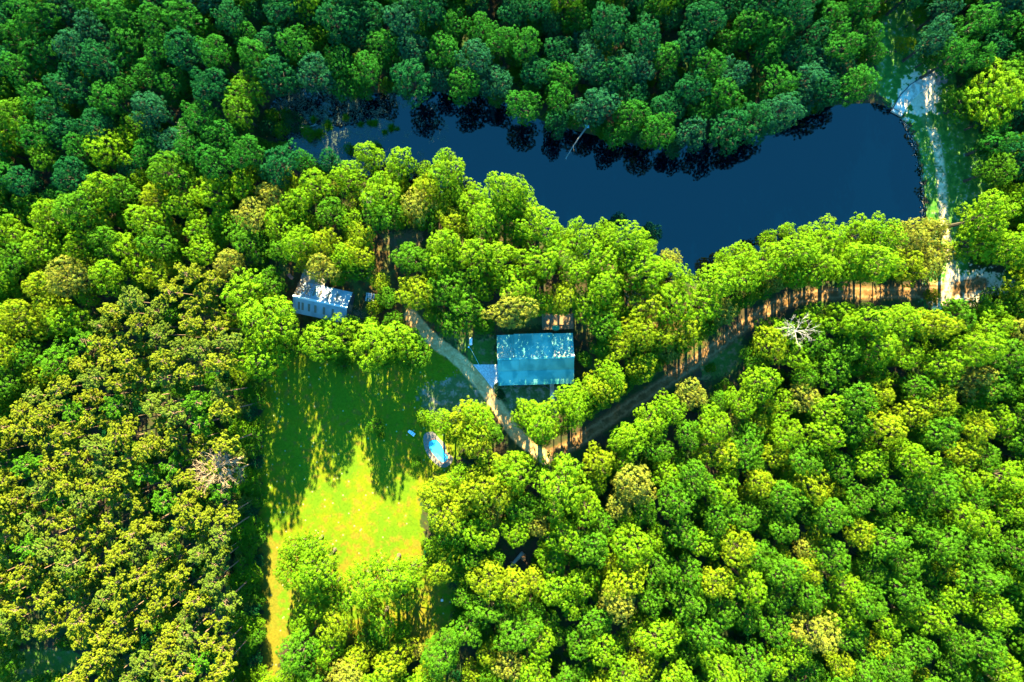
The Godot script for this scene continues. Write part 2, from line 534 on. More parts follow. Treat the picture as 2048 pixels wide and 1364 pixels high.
# ------------------------------------------------------------------ buildings
func slope(x0: float, x1: float, a: Vector2, b: Vector2, course := 0.24, thick := 0.06) -> Mesh:
	# a roof slope from the upper edge a = (z, y) to the eave b, laid in lapped courses
	var s := MB.new()
	var n := maxi(1, int(round(a.distance_to(b) / course)))
	var lap := 0.028
	for k in n:
		var p := a.lerp(b, float(k) / n)
		var q := a.lerp(b, float(k + 1) / n)
		s.quad(Vector3(x0, p.y, p.x), Vector3(x1, p.y, p.x), Vector3(x1, q.y + lap, q.x), Vector3(x0, q.y + lap, q.x))
		s.quad(Vector3(x0, q.y + lap, q.x), Vector3(x1, q.y + lap, q.x), Vector3(x1, q.y, q.x), Vector3(x0, q.y, q.x))
	var t := Vector3(0, -thick, 0)
	s.quad(Vector3(x0, b.y, b.x), Vector3(x1, b.y, b.x), Vector3(x1, b.y, b.x) + t, Vector3(x0, b.y, b.x) + t)
	s.quad(Vector3(x0, a.y, a.x) + t, Vector3(x0, b.y, b.x) + t, Vector3(x1, b.y, b.x) + t, Vector3(x1, a.y, a.x) + t)
	for x in [x0, x1]:
		s.quad(Vector3(x, a.y, a.x), Vector3(x, b.y, b.x), Vector3(x, b.y, b.x) + t, Vector3(x, a.y, a.x) + t)
	return s.mesh()

func bx(lo: Vector3, hi: Vector3) -> Mesh:
	var s := MB.new()
	s.box(lo, hi)
	return s.mesh()

func house() -> void:
	# origin: middle of the house floor; x along the ridge, z towards the front walk
	var o := thing("blue_roofed_house", Vector3(4.05, 0, 3.05), "low house under a teal blue metal roof beside the gravel drive", "house", "", deg_to_rad(1.6))
	var L := -6.55
	var R := 6.5
	part("wall", bx(Vector3(L + 0.5, 0, -3.7), Vector3(R - 0.5, 2.75, 2.1)), mats.siding, o)
	for x in [L + 0.5, R - 0.5]:
		var gab := MB.new()
		gab.tri(Vector3(x, 2.75, -3.7), Vector3(x, 4.45, -0.15), Vector3(x, 2.75, 2.1))
		part("gable", gab.mesh(), mats.siding, o)
	var m1: float = -3.6
	var m2: float = 2.95
	# back slope in three fields, the middle one laid over the others
	part("roof_field", slope(L, m1, Vector2(-0.15, 4.62), Vector2(-4.25, 2.78)), mats.blue_roof, o)
	part("roof_field", slope(m1 - 0.02, m2 + 0.02, Vector2(-0.15, 4.72), Vector2(-4.36, 3.00)), mats.blue_roof, o)
	part("roof_field", slope(m2, R, Vector2(-0.15, 4.62), Vector2(-4.25, 2.78)), mats.blue_roof, o)
	# front slope, its raised patch and the lower porch roof
	part("roof_field", slope(L + 0.05, R - 0.02, Vector2(-0.15, 4.60), Vector2(1.95, 3.42)), mats.blue_roof, o)
	part("roof_patch", slope(L + 0.75, -2.85, Vector2(0.12, 4.56), Vector2(1.72, 3.74)), mats.blue_roof, o)
	part("porch_roof", slope(L + 0.08, R, Vector2(1.80, 3.30), Vector2(4.42, 2.74)), mats.blue_roof, o)
	part("ridge_cap", bx(Vector3(L, 4.60, -0.27), Vector3(R, 4.76, -0.03)), mats.blue_roof, o)
	for x in [m1, m2]:
		var s := MB.new()
		s.quad(Vector3(x - 0.06, 4.80, -0.15), Vector3(x + 0.06, 4.80, -0.15), Vector3(x + 0.06, 3.08, -4.34), Vector3(x - 0.06, 3.08, -4.34))
		s.quad(Vector3(x - 0.06, 4.80, -0.15), Vector3(x - 0.06, 3.08, -4.34), Vector3(x - 0.06, 2.78, -4.34), Vector3(x - 0.06, 4.6, -0.15))
		s.quad(Vector3(x + 0.06, 4.80, -0.15), Vector3(x + 0.06, 3.08, -4.34), Vector3(x + 0.06, 2.78, -4.34), Vector3(x + 0.06, 4.6, -0.15))
		part("roof_seam", s.mesh(), mats.blue_roof, o)
	var ll := MB.new()
	ll.colored = true
	var lr := RandomNumberGenerator.new()
	lr.seed = 57
	for k in 520:
		var x := lr.randf_range(L + 0.1, m1 - 0.2) if k < 260 else (lr.randf_range(m2 + 0.2, R - 0.1) if k < 430 else lr.randf_range(L, R))
		var z := -0.3 - absf(lr.randfn(0, 0.55 if k > 430 else 1.0))
		if z < -3.9: continue
		var y := 4.62 - (-0.15 - z) * (1.84 / 4.10) + 0.06
		if x > m1 and x < m2: y = 4.72 - (-0.15 - z) * (1.72 / 4.21) + 0.06
		var d := Vector3(lr.randf_range(-0.12, 0.12), 0, lr.randf_range(-0.12, 0.12))
		var e := Vector3(d.z, 0, -d.x) * 0.7
		var at := Vector3(x, y, z)
		var up := Vector3(0, 0.43, 0)
		ll.quad(at - d - up * d.z, at + e + up * e.z, at + d + up * d.z, at - e - up * e.z, Color(0.26, 0.20, 0.12).lerp(Color(0.52, 0.45, 0.33), lr.randf()))
	var llm := mat(1, 1, 1, 0.9)
	llm.vertex_color_use_as_albedo = true
	part("leaf_litter", ll.mesh(), llm, o).set_meta("kind", "stuff")
	var ch := MB.new()
	ch.tube(Vector3(6.28, 4.3, -0.45), Vector3(6.28, 5.5, -0.45), 0.13, 0.13, 10)
	var fl := part("flue", ch.mesh(), mats.white, o)
	var cp := MB.new()
	cp.tube(Vector3(6.28, 5.5, -0.45), Vector3(6.28, 5.62, -0.45), 0.22, 0.06, 10)
	part("cap", cp.mesh(), mats.white, fl)
	for x in [-6.2, -3.1, 0.0, 3.1, 6.2]:
		part("porch_post", bx(Vector3(x - 0.08, 0.1, 4.0), Vector3(x + 0.08, 2.82, 4.16)), mats.white, o)
	part("porch_floor", bx(Vector3(L + 0.4, 0.03, 2.1), Vector3(R - 0.4, 0.1, 4.3)), mats.concrete, o)
	var dr := part("door", bx(Vector3(2.0, 0.1, 2.1), Vector3(2.95, 2.15, 2.16)), mats.white, o)
	part("handle", bx(Vector3(2.1, 1.0, 2.16), Vector3(2.16, 1.1, 2.22)), mats.ridge, dr)
	for x in [-4.8, -1.6, 4.4]:
		var w := part("window", bx(Vector3(x - 0.6, 0.95, 2.1), Vector3(x + 0.6, 2.15, 2.15)), mats.white, o)
		part("pane", bx(Vector3(x - 0.5, 1.05, 2.15), Vector3(x + 0.5, 2.05, 2.165)), mats.glass, w)
		var w2 := part("window", bx(Vector3(x - 0.6, 0.95, -3.75), Vector3(x + 0.6, 2.15, -3.7)), mats.white, o)
		part("pane", bx(Vector3(x - 0.5, 1.05, -3.765), Vector3(x + 0.5, 2.05, -3.75)), mats.glass, w2)
	# back deck with its rail
	var d := thing("wooden_deck", Vector3(8.2, 0, -2.55), "brown wooden deck with a rail behind the blue roofed house", "deck", "", deg_to_rad(1.6))
	for k in 12:
		part("board", bx(Vector3(-2.9, 0.42, -2.0 + k * 0.21), Vector3(2.6, 0.46, -2.0 + k * 0.21 + 0.185)), mats.plank, d)
	for x in [-2.85, -1.5, -0.15, 1.2, 2.55]:
		part("post", bx(Vector3(x - 0.05, 0.0, -2.1), Vector3(x + 0.05, 1.4, -2.0)), mats.plank, d)
	part("rail", bx(Vector3(-2.95, 1.4, -2.12), Vector3(2.65, 1.47, -1.98)), mats.plank, d)
	part("rail", bx(Vector3(-2.95, 1.4, -1.98), Vector3(-2.83, 1.47, 0.4)), mats.plank, d)
	# patio table under a green parasol
	var t := thing("patio_table", P(1111, 656, 1.2) * Vector3(1, 0, 1) + Vector3(0, 0.46, 0), "small green parasol table standing on the wooden deck", "table")
	var tp := MB.new()
	tp.tube(Vector3(0, 0, 0), Vector3(0, 1.5, 0), 0.03, 0.03, 6)
	part("pole", tp.mesh(), mats.white, t)
	var tt := MB.new()
	tt.tube(Vector3(0, 0.68, 0), Vector3(0, 0.72, 0), 0.5, 0.5, 14)
	part("table_top", tt.mesh(), mats.white, t)
	var cn := MB.new()
	for k in 8:
		cn.tri(Vector3(0, 1.6, 0), Vector3(cos(TAU * k / 8) * 0.75, 1.3, sin(TAU * k / 8) * 0.5), Vector3(cos(TAU * (k + 1) / 8) * 0.75, 1.3, sin(TAU * (k + 1) / 8) * 0.5))
	part("canopy", cn.mesh(), mat(0.02, 0.22, 0.10, 0.8), t)
	# concrete apron, front walk, edging
	var ap := MB.new()
	ap.prism(ground_poly(poly([946, 729, 996, 729, 997, 764, 988, 769, 985, 778, 970, 757])), 0.0, 0.05)
	tag(part("concrete_apron", ap.mesh(), mats.concrete, self), "swept grey concrete apron between the gravel drive and the house", "apron", "", "structure")
	var wk := MB.new()
	for k in 6:
		wk.box(Vector3(-0.36, 0.0, k * 0.5), Vector3(0.36, 0.06, k * 0.5 + 0.48))
	var wo := part("front_walk", wk.mesh(), mats.pale_slab, self)
	wo.position = P(1104, 765)
	tag(wo, "narrow pale paved walk leading from the porch", "walkway", "", "structure")
	var ed := MB.new()
	var arc := smooth_line(poly([1028, 773, 1055, 770, 1078, 769, 1090, 772, 1099, 779]), 2)
	for k in arc.size() - 1: ed.tube(P(arc[k].x, arc[k].y, 0.06), P(arc[k + 1].x, arc[k + 1].y, 0.06), 0.09, 0.09, 5)
	tag(part("garden_edging", ed.mesh(), mats.dark_siding, self), "dark curved garden edging in front of the porch", "edging")
	var ed2 := MB.new()
	arc = smooth_line(poly([1109, 779, 1116, 774, 1128, 770, 1140, 769]), 2)
	for k in arc.size() - 1: ed2.tube(P(arc[k].x, arc[k].y, 0.06), P(arc[k + 1].x, arc[k + 1].y, 0.06), 0.09, 0.09, 5)
	tag(part("garden_edging", ed2.mesh(), mats.dark_siding, self), "short dark garden edging between the front walk and trees", "edging")

func barn() -> void:
	# x along the ridge; turned so that the ridge runs from (586, 592) to (694, 615)
	var a := P(586, 592, 5.0)
	var b := P(694, 615, 5.0)
	var mid := (a + b) * 0.5
	var turn := -atan2(b.z - a.z, b.x - a.x)
	var o := thing("grey_roofed_barn", Vector3(mid.x, 0, mid.z), "small barn with a weathered blue grey metal roof among the trees", "barn", "", turn)
	var hl := a.distance_to(b) * 0.5
	var wb := 2.75   # half depth to the back eave
	part("wall", bx(Vector3(-hl + 0.25, 0, -wb + 0.25), Vector3(hl - 0.3, 3.2, wb - 0.25)), mats.dark_siding, o)
	for x in [-hl + 0.25, hl - 0.3]:
		var g := MB.new()
		g.tri(Vector3(x, 3.2, -wb + 0.25), Vector3(x, 4.8, 0), Vector3(x, 3.2, wb - 0.25))
		part("gable", g.mesh(), mats.dark_siding, o)
	part("roof_slope", slope(-hl, hl, Vector2(0, 5.0), Vector2(-wb, 3.3), 0.9), mats.grey_roof, o)
	part("roof_slope", slope(-hl, hl, Vector2(0, 5.0), Vector2(wb, 3.3), 0.9), mats.grey_roof, o)
	part("lean_to_roof", slope(-hl + 0.03, -0.4, Vector2(-wb + 0.15, 3.28), Vector2(-wb - 2.3, 2.5), 0.9), mats.panel, o)
	part("lean_to_wall", bx(Vector3(-hl + 0.3, 0, -wb - 2.0), Vector3(-0.6, 2.45, -wb + 0.2)), mats.dark_siding, o)
	var rc := MB.new()
	rc.quad(Vector3(-hl - 0.03, 5.06, 0), Vector3(hl + 0.03, 5.06, 0), Vector3(hl + 0.03, 4.95, 0.2), Vector3(-hl - 0.03, 4.95, 0.2))
	rc.quad(Vector3(-hl - 0.03, 4.95, -0.2), Vector3(hl + 0.03, 4.95, -0.2), Vector3(hl + 0.03, 5.06, 0), Vector3(-hl - 0.03, 5.06, 0))
	part("ridge_cap", rc.mesh(), mats.ridge, o)
	# brown fibreglass panels let into both slopes
	for s in [[-1, [-2.7, -1.5, -0.45, 1.0, 2.45]], [1, [-3.6, -2.95, -1.85, -0.75, 0.75, 2.25]]]:
		for x in s[1]:
			var z0: float = 0.75 * s[0]
			var z1: float = 2.0 * s[0]
			var k := (5.0 - 3.3) / wb
			var p := MB.new()
			var y0 := 5.0 - absf(z0) * k + 0.04
			var y1 := 5.0 - absf(z1) * k + 0.04
			p.quad(Vector3(x - 0.2, y0, z0), Vector3(x + 0.2, y0, z0), Vector3(x + 0.2, y1, z1), Vector3(x - 0.2, y1, z1))
			for e in [-0.2, 0.2]:
				p.quad(Vector3(x + e, y0, z0), Vector3(x + e, y1, z1), Vector3(x + e, y1 - 0.06, z1), Vector3(x + e, y0 - 0.06, z0))
			part("roof_panel", p.mesh(), mats.panel, o)
	part("door", bx(Vector3(hl - 0.3, 0.02, -0.6), Vector3(hl - 0.25, 2.2, 0.6)), mats.siding, o)
	# leaf litter on the roof
	var lf := MB.new()
	lf.colored = true
	var r := RandomNumberGenerator.new()
	r.seed = 91
	for k in 420:
		var x := r.randf_range(-hl, -hl + 3.0 * r.randf())
		var z := -r.randf_range(0.15, wb)
		var y := 5.0 - absf(z) * (1.7 / wb) + 0.045
		var d := Vector3(r.randf_range(-0.13, 0.13), 0, r.randf_range(-0.13, 0.13))
		var e := Vector3(d.z, 0, -d.x) * 0.7
		var sl := func(q: Vector3) -> Vector3: return Vector3(x, y, z) + q + Vector3(0, q.z * (1.7 / wb), 0)
		var cc := Color(0.10, 0.06, 0.035).lerp(Color(0.24, 0.15, 0.08), r.randf())
		lf.quad(sl.call(-d), sl.call(e), sl.call(d), sl.call(-e), cc)
	var lm := mat(1, 1, 1, 0.9)
	lm.vertex_color_use_as_albedo = true
	var lo := part("leaf_litter", lf.mesh(), lm, o)
	lo.set_meta("kind", "stuff")

# ------------------------------------------------------------------ pool
func pool() -> void:
	var o := thing("swimming_pool", Vector3.ZERO, "kidney shaped turquoise swimming pool in a stone deck beside the lawn", "pool")
	var pp := ground_poly(pool_px)
	var dd := ground_poly(deck_px)
	var c := Vector2.ZERO
	for p in pp: c += p
	c /= pp.size()
	o.position = Vector3(c.x, 0, c.y)
	for k in pp.size(): pp[k] -= c
	for k in dd.size(): dd[k] -= c
	var inner: PackedVector2Array = Geometry2D.offset_polygon(pp, 0.14)[0]
	var s := MB.new()
	for x in [-1, 1]:
		var half := PackedVector2Array([Vector2(0, -20), Vector2(20 * x, -20), Vector2(20 * x, 20), Vector2(0, 20)])
		for q in Geometry2D.intersect_polygons(dd, half):
			for r in Geometry2D.clip_polygons(q, inner): s.prism(r, -0.2, 0.06)
	part("deck", s.mesh(), mats.pool_deck, o)
	var cp := MB.new()
	for x in [-1, 1]:
		var half := PackedVector2Array([Vector2(0, -20), Vector2(20 * x, -20), Vector2(20 * x, 20), Vector2(0, 20)])
		for q in Geometry2D.intersect_polygons(inner, half):
			for r in Geometry2D.clip_polygons(q, pp): cp.prism(r, -0.2, 0.085)
	part("coping", cp.mesh(), mats.coping, o)
	var b := MB.new()
	var floor_: PackedVector2Array = Geometry2D.offset_polygon(pp, -0.05)[0]
	b.prism(Geometry2D.offset_polygon(pp, 0.03)[0], -1.35, -1.35)
	for k in pp.size():
		var p := pp[k] * 1.001
		var q := pp[(k + 1) % pp.size()] * 1.001
		b.quad(Vector3(p.x, -1.4, p.y), Vector3(q.x, -1.4, q.y), Vector3(q.x, 0.07, q.y), Vector3(p.x, 0.07, p.y))
	part("basin", b.mesh(), mats.plaster, o)
	var w := MB.new()
	w.prism(floor_, 0.02, 0.02)
	part("water", w.mesh(), mats.pool_water, o)
	# ladder
	var l := thing("pool_ladder", P(800 + 1000 / 10.49, 820 + 985 / 10.49), "white handrail ladder at the shallow end of the pool", "ladder")
	for z in [-0.25, 0.25]:
		var r := MB.new()
		var q := Vector3(0.35, 0.05, z)
		for k in 9:
			var t := PI * k / 8.0
			var n := Vector3(0.35 * cos(t), 0.06 + 0.75 * sin(t), z)
			r.tube(q, n, 0.035, 0.035, 6)
			q = n
		r.tube(q, Vector3(-0.35, -0.9, z), 0.035, 0.035, 6)
		part("rail", r.mesh(), mats.white, l)
	for y in [-0.3, -0.6]:
		var r := MB.new()
		r.tube(Vector3(-0.35, y, -0.25), Vector3(-0.35, y, 0.25), 0.03, 0.03, 6)
		part("step", r.mesh(), mats.white, l)

# ------------------------------------------------------------------ trees
var crowns := []      # broadleaf: [crown mesh, trunk mesh]
var pines := []
var shrubs := []
var snags := []

func leaf(s: MB, p: Vector3, nrm: Vector3, length: float, width: float, col: Color, r: RandomNumberGenerator) -> void:
	var t := nrm.cross(Vector3(r.randf_range(-1, 1), r.randf_range(-1, 1), r.randf_range(-1, 1))).normalized()
	var w := nrm.cross(t).normalized() * width * 0.5
	var l := t * length * 0.5
	s.quad(p - l, p - w, p + l, p + w, col)

func rdir(r: RandomNumberGenerator) -> Vector3:
	var y := r.randf_range(-1, 1)
	var t := r.randf_range(0, TAU)
	var q := sqrt(1 - y * y)
	return Vector3(q * cos(t), y, q * sin(t))

func make_broadleaf(seed_: int, T: float) -> Array:
	var r := RandomNumberGenerator.new()
	r.seed = seed_
	var lobes := []
	var t0 := r.randf() * TAU
	var wob := [r.randf() * TAU, r.randf() * TAU, r.randf_range(0.10, 0.26), r.randf_range(0.08, 0.2)]
	var rings := [[1, 0.52, 0.0, 0.34], [4, 0.30, 0.37, 0.31], [6, 0.02, 0.60, 0.28], [6, -0.38, 0.62, 0.28], [6, -0.80, 0.56, 0.27], [4, -1.15, 0.42, 0.24]]
	for g in rings:
		var n: int = g[0] + (r.randi_range(-1, 1) if g[0] > 1 else 0)
		t0 += r.randf_range(0.4, 1.4)
		for k in n:
			var t: float = t0 + TAU * k / n + r.randf_range(-0.4, 0.4)
			var q: float = g[2] * (1.0 + wob[2] * sin(2 * t + wob[0]) + wob[3] * sin(3 * t + wob[1])) * r.randf_range(0.85, 1.15)
			if g[0] == 1: q = r.randf_range(0.0, 0.25)
			elif r.randf() < 0.12: continue
			lobes.append([Vector3(cos(t) * q, g[1] + r.randf_range(-0.2, 0.2), sin(t) * q), g[3] * r.randf_range(0.62, 1.32)])
	var s := MB.new()
	s.colored = true
	for lb in lobes:
		var lc: Vector3 = lb[0]
		var lr: float = lb[1]
		var m := int(230.0 * lr * lr) + 5
		var lobe_tone := r.randf_range(0.78, 1.22)
		var lobe_warm := r.randf_range(0.82, 1.22)
		for k in m:
			# even spread over the lobe
			var y := 1.0 - 2.0 * (k + 0.5) / m
			var t := k * 2.39996 + r.randf_range(-0.4, 0.4)
			var q := sqrt(maxf(0, 1 - y * y))
			var d := Vector3(q * cos(t), y, q * sin(t))
			var c := lc + d * lr * r.randf_range(0.72, 1.18)
			var buried := false
			for ot in lobes:
				if ot[0] != lc and c.distance_to(ot[0]) < ot[1] * 0.70: buried = true
			if buried or d.y < -0.6: continue
			var cr := r.randf_range(0.06, 0.12)
			var tone := lobe_tone * r.randf_range(0.78, 1.22)
			var warm := lobe_warm * r.randf_range(0.86, 1.18)
			for j in 34:
				var e := rdir(r)
				if e.dot(d) < -0.35: e = -e
				var p := c + e * cr * pow(r.randf(), 0.4)
				var nn := (e * 0.7 + d * 0.5 + Vector3(0, 0.3, 0) + rdir(r) * 0.5).normalized()
				var f := tone * r.randf_range(0.80, 1.20)
				leaf(s, p, nn, r.randf_range(0.036, 0.064), r.randf_range(0.028, 0.045), Color(f * warm, f, f * r.randf_range(0.8, 1.2)), r)
	var tr := MB.new()
	var base := -T + 1.0
	tr.tube(Vector3(0, base - 0.05, 0), Vector3(0, base + 0.12, 0), 0.12, 0.085, 7)
	var knee := Vector3(r.randf_range(-0.05, 0.05), lerpf(base, 0, 0.5), r.randf_range(-0.05, 0.05))
	var fork := Vector3(r.randf_range(-0.06, 0.06), -1.1, r.randf_range(-0.06, 0.06))
	tr.tube(Vector3(0, base + 0.12, 0), knee, 0.085, 0.07, 7)
	tr.tube(knee, fork, 0.07, 0.055, 7)
	for lb in lobes:
		var m: Vector3 = fork.lerp(lb[0], 0.55) + rdir(r) * 0.06
		tr.tube(fork, m, 0.028, 0.016, 5)
		tr.tube(m, lb[0], 0.016, 0.006, 5)
		for k in 3:
			tr.tube(lb[0], lb[0] + rdir(r) * lb[1] * 0.5, 0.006, 0.004, 4)
	return [s.mesh(), tr.mesh(), T]

func make_pine(seed_: int, T: float) -> Array:
	var r := RandomNumberGenerator.new()
	r.seed = seed_
	var s := MB.new()
	s.colored = true
	var tr := MB.new()
	var base := -T + 1.0
	tr.tube(Vector3(0, base - 0.05, 0), Vector3(0, base * 0.4, 0), 0.06, 0.045, 6)
	tr.tube(Vector3(0, base * 0.4, 0), Vector3(0, 0.8, 0), 0.045, 0.02, 6)
	var tufts := [[Vector3(0, 0.85, 0), 0.26]]
	var whorls := 6
	for w in whorls:
		var y := lerpf(0.65, -1.0, float(w) / (whorls - 1))
		var n := r.randi_range(3, 5)
		var t0 := r.randf() * TAU
		for k in n:
			var t := t0 + TAU * k / n + r.randf_range(-0.4, 0.4)
			var reach := r.randf_range(0.45, 0.95) * (0.55 + 0.45 * sin(PI * clampf((w + 1.2) / (whorls + 1.0), 0, 1)))
			var e := Vector3(cos(t) * reach, y + reach * 0.25, sin(t) * reach)
			tr.tube(Vector3(0, y, 0), e, 0.02, 0.008, 4)
			tufts.append([e, r.randf_range(0.20, 0.30)])
			if reach > 0.6: tufts.append([e * Vector3(0.55, 1, 0.55) + rdir(r) * 0.1, r.randf_range(0.16, 0.24)])
	for tf in tufts:
		var c: Vector3 = tf[0]
		var tone := r.randf_range(0.75, 1.2)
		var warm := r.randf_range(0.9, 1.15)
		for k in 7:
			var cc: Vector3 = c + rdir(r) * tf[1] * 0.62 * Vector3(1, 0.6, 1)
			for j in 16:
				var e := rdir(r)
				if e.y < -0.2: e.y = -e.y
				var p: Vector3 = cc + e * tf[1] * 0.40 * r.randf_range(0.3, 1.0)
				var f := tone * r.randf_range(0.8, 1.2)
				leaf(s, p, (e * 0.6 + Vector3(0, 0.5, 0) + rdir(r) * 0.6).normalized(), r.randf_range(0.11, 0.17), r.randf_range(0.05, 0.08), Color(f * warm, f, f * r.randf_range(0.8, 1.2)), r)
	return [s.mesh(), tr.mesh(), T]

func branch(s: MB, r: RandomNumberGenerator, a: Vector3, d: Vector3, length: float, rad: float, depth: int) -> void:
	var p := a
	var dir := d
	var n := 3
	for k in n:
		var q := p + dir * length / n
		var r0 := rad * (1.0 - 0.25 * k)
		s.tube(p, q, r0, rad * (1.0 - 0.25 * (k + 1)), 5 if depth < 2 else 4)
		p = q
		dir = (dir + rdir(r) * 0.22).normalized()
		if depth < 3:
			var m := 2 if depth > 0 else 3
			for j in m:
				var side := (dir * 0.85 + rdir(r) * 0.8).normalized()
				branch(s, r, p, side, length * r.randf_range(0.38, 0.6), rad * 0.5, depth + 1)

func make_snag(seed_: int, spread: float, arms: int) -> Array:
	# a bare dead tree: unit crown radius about 1, origin at the fork
	var r := RandomNumberGenerator.new()
	r.seed = seed_
	var s := MB.new()
	for k in arms:
		var t := TAU * k / arms + r.randf_range(-0.25, 0.25)
		var d := Vector3(cos(t) * spread, r.randf_range(0.45, 1.0), sin(t) * spread).normalized()
		branch(s, r, Vector3(0, -0.15, 0), d, r.randf_range(0.75, 1.0), 0.026, 1)
	var tr := MB.new()
	tr.tube(Vector3(0, -2.6, 0), Vector3(0, -1.2, 0), 0.12, 0.09, 7)
	tr.tube(Vector3(0, -1.2, 0), Vector3(0, -0.1, 0), 0.09, 0.06, 7)
	return [s.mesh(), tr.mesh(), 3.6]

func make_tree_meshes() -> void:
	for k in 9: crowns.append(make_broadleaf(300 + k * 17, [3.4, 3.8, 3.6, 3.9, 3.4, 3.7, 3.9, 3.5, 3.7][k]))
	for k in 6: pines.append(make_pine(700 + k * 13, [7.0, 7.4, 6.8, 7.6, 7.2, 7.1][k]))
	snags.append(make_snag(41, 1.1, 7))
	snags.append(make_snag(42, 1.5, 22))
	snags.append(make_snag(43, 0.8, 5))
	# low shrub
	for k in 3: shrubs.append(make_broadleaf(900 + k * 7, 1.75))

const TONE := {"b": "bright green", "y": "yellow green", "o": "pale olive", "g": "mid green", "d": "deep green", "e": "emerald green", "t": "grey green", "p": "yellowish", "q": "dark green"}
var marks := [[Vector2(880, 900), 105.0, "beside the swimming pool"], [Vector2(1072, 716), 130.0, "by the blue roofed house"], [Vector2(645, 600), 95.0, "round the grey roofed barn"], [Vector2(1090, 915), 95.0, "at the fork of dirt road and drive"],
	[Vector2(700, 1190), 190.0, "at the foot of the lawn"], [Vector2(720, 690), 130.0, "along the head of the lawn"], [Vector2(1590, 660), 90.0, "round the white dead tree"], [Vector2(1840, 190), 120.0, "near the pale slab by the dam"],
	[Vector2(1960, 430), 110.0, "behind the grassy dam bank"], [Vector2(1040, 1115), 95.0, "round the broken rusty brown stump"],
	[Vector2(1190, 190), 110.0, "on the bank behind the long lake trunk"], [Vector2(615, 130), 110.0, "above the trunk fallen off the bank"], [Vector2(800, 510), 85.0, "round the bare gap in the grove"], [Vector2(1540, 610), 80.0, "at the bend of the dirt road"],
	[Vector2(360, 270), 90.0, "round the thin dead tree past the marsh"], [Vector2(1900, 640), 90.0, "by the log at the road end"]]

func region_of(u: float, v: float) -> Array:
	var p := Vector2(u, v)
	for m in marks:
		if p.distance_to(m[0]) < m[1]: return [m[2], "trees " + m[2]]
	if u > 460 and u < 530 and v > 750: return ["in the low fringe between pines and lawn", "fringe trees between pines and lawn"]
	if dist_line(p, drive_px) < 62: return ["along the pale gravel drive", "trees along the gravel drive"]
	if dist_line(p, road_px) < 66: return ["along the brown dirt road", "trees along the dirt road"]
	if dist_poly(p, lake_seen) < 52: return ["on the bank across the water" if v < 300 and u > 560 else "on the house side lake shore", "trees on the lake shore"]
	if v < 330 and u > 540 and u < 1780 and v < 300: return ["on the wooded bank across the lake", "trees across the lake"]
	if v < 320 and u >= 1780: return ["in the woods behind the dam", "trees behind the dam"]
	if u < 560 and v < 420: return ["in the woods beyond the marshy lake end", "trees beyond the marshy lake end"]
	if u < 560: return ["in the woods between barn and pines", "trees between the barn and the pines"]
	if v < 720 and dist_line(p, road_px) > 0 and v < road_v(u): return ["in the grove between lake and dirt road", "trees in the lakeside grove"]
	return ["in the big forest across the dirt road", "trees in the big forest"]

func road_v(u: float) -> float:
	for k in road_px.size() - 1:
		var a := road_px[k]
		var b := road_px[k + 1]
		if (a.x - u) * (b.x - u) <= 0.0 and a.x != b.x: return lerpf(a.y, b.y, (u - a.x) / (b.x - a.x))
	return 900.0 if u < 1100 else 575.0

var n_trees := 0
func plant(u: float, v: float, r: float, tone: String, kind := "tree", squat := 1.0) -> void:
	var set_: Array = crowns if kind == "tree" else pines
	var pick: Array = set_[rng.randi() % set_.size()]
	var T: float = pick[2] * rng.randf_range(0.86, 1.16) * squat
	# crown centre lies T - 1 radii above the ground; size it at that height
	var R := r / FOC * (ALT - 12.0)
	for k in 3: R = r / FOC * (ALT - (T - 0.8) * R)
	var c := P(u, v, (T - 0.8) * R)
	var words := region_of(u, v)
	var size := "small" if r < 27 else ("broad" if r > 41 else "middling")
	var label: String
	var group: String
	if kind == "pine":
		var spot := "deep in the pine stand"
		if Vector2(u, v).distance_to(Vector2(450, 935)) < 95: spot = "next to the tan dead trees"
		elif u > 462 and v > 740: spot = "on the lawn edge of the pine stand"
		elif Vector2(u, v).distance_to(Vector2(90, 1330)) < 150: spot = "beside the small grassy clearing"
		elif v < 700: spot = "where the pines meet the leafy trees"
		label = "slender %s pine with a %s crown %s" % [TONE[tone], "small" if r < 23 else ("wide" if r > 29 else "loose"), spot]
		group = "pines in the stand beside the lawn"
	else:
		label = "%s %s leafy tree %s" % [size, TONE[tone], words[0]]
		group = words[1]
	var o := thing("pine_tree" if kind == "pine" else "leafy_tree", Vector3(c.x, 0, c.z), label, "tree", group, rng.randf() * TAU)
	var yk: float = T / pick[2]
	var sx := rng.randf_range(0.86, 1.16)
	for k in 2:
		var q := part(["trunk", "crown"][k], pick[1 - k], (mats.pine_bark if kind == "pine" else mats.bark) if k == 0 else mats[tone], o)
		q.scale = Vector3(R * sx, R * yk, R / sx)
		q.position.y = R * yk * (pick[2] - 1.0)
	n_trees += 1

func joined(pick: Array) -> ArrayMesh:     # crown and trunk as one mesh standing on the ground
	var m := ArrayMesh.new()
	for k in 2:
		var arr: Array = pick[k].surface_get_arrays(0)
		var vs: PackedVector3Array = arr[Mesh.ARRAY_VERTEX]
		for j in vs.size(): vs[j].y += pick[2] - 1.0
		arr[Mesh.ARRAY_VERTEX] = vs
		m.add_surface_from_arrays(Mesh.PRIMITIVE_TRIANGLES, arr)
	m.surface_set_material(0, leaf_mat(Color.WHITE))
	m.surface_set_material(1, mats.bark)
	return m

func blocked(p: Vector2, r: float, zones: Array, zb: Array) -> bool:
	for k in zones.size():
		if zb[k].grow(r).has_point(p):
			if Geometry2D.is_point_in_polygon(p, zones[k]) or dist_poly(p, zones[k]) < r: return true
	return false

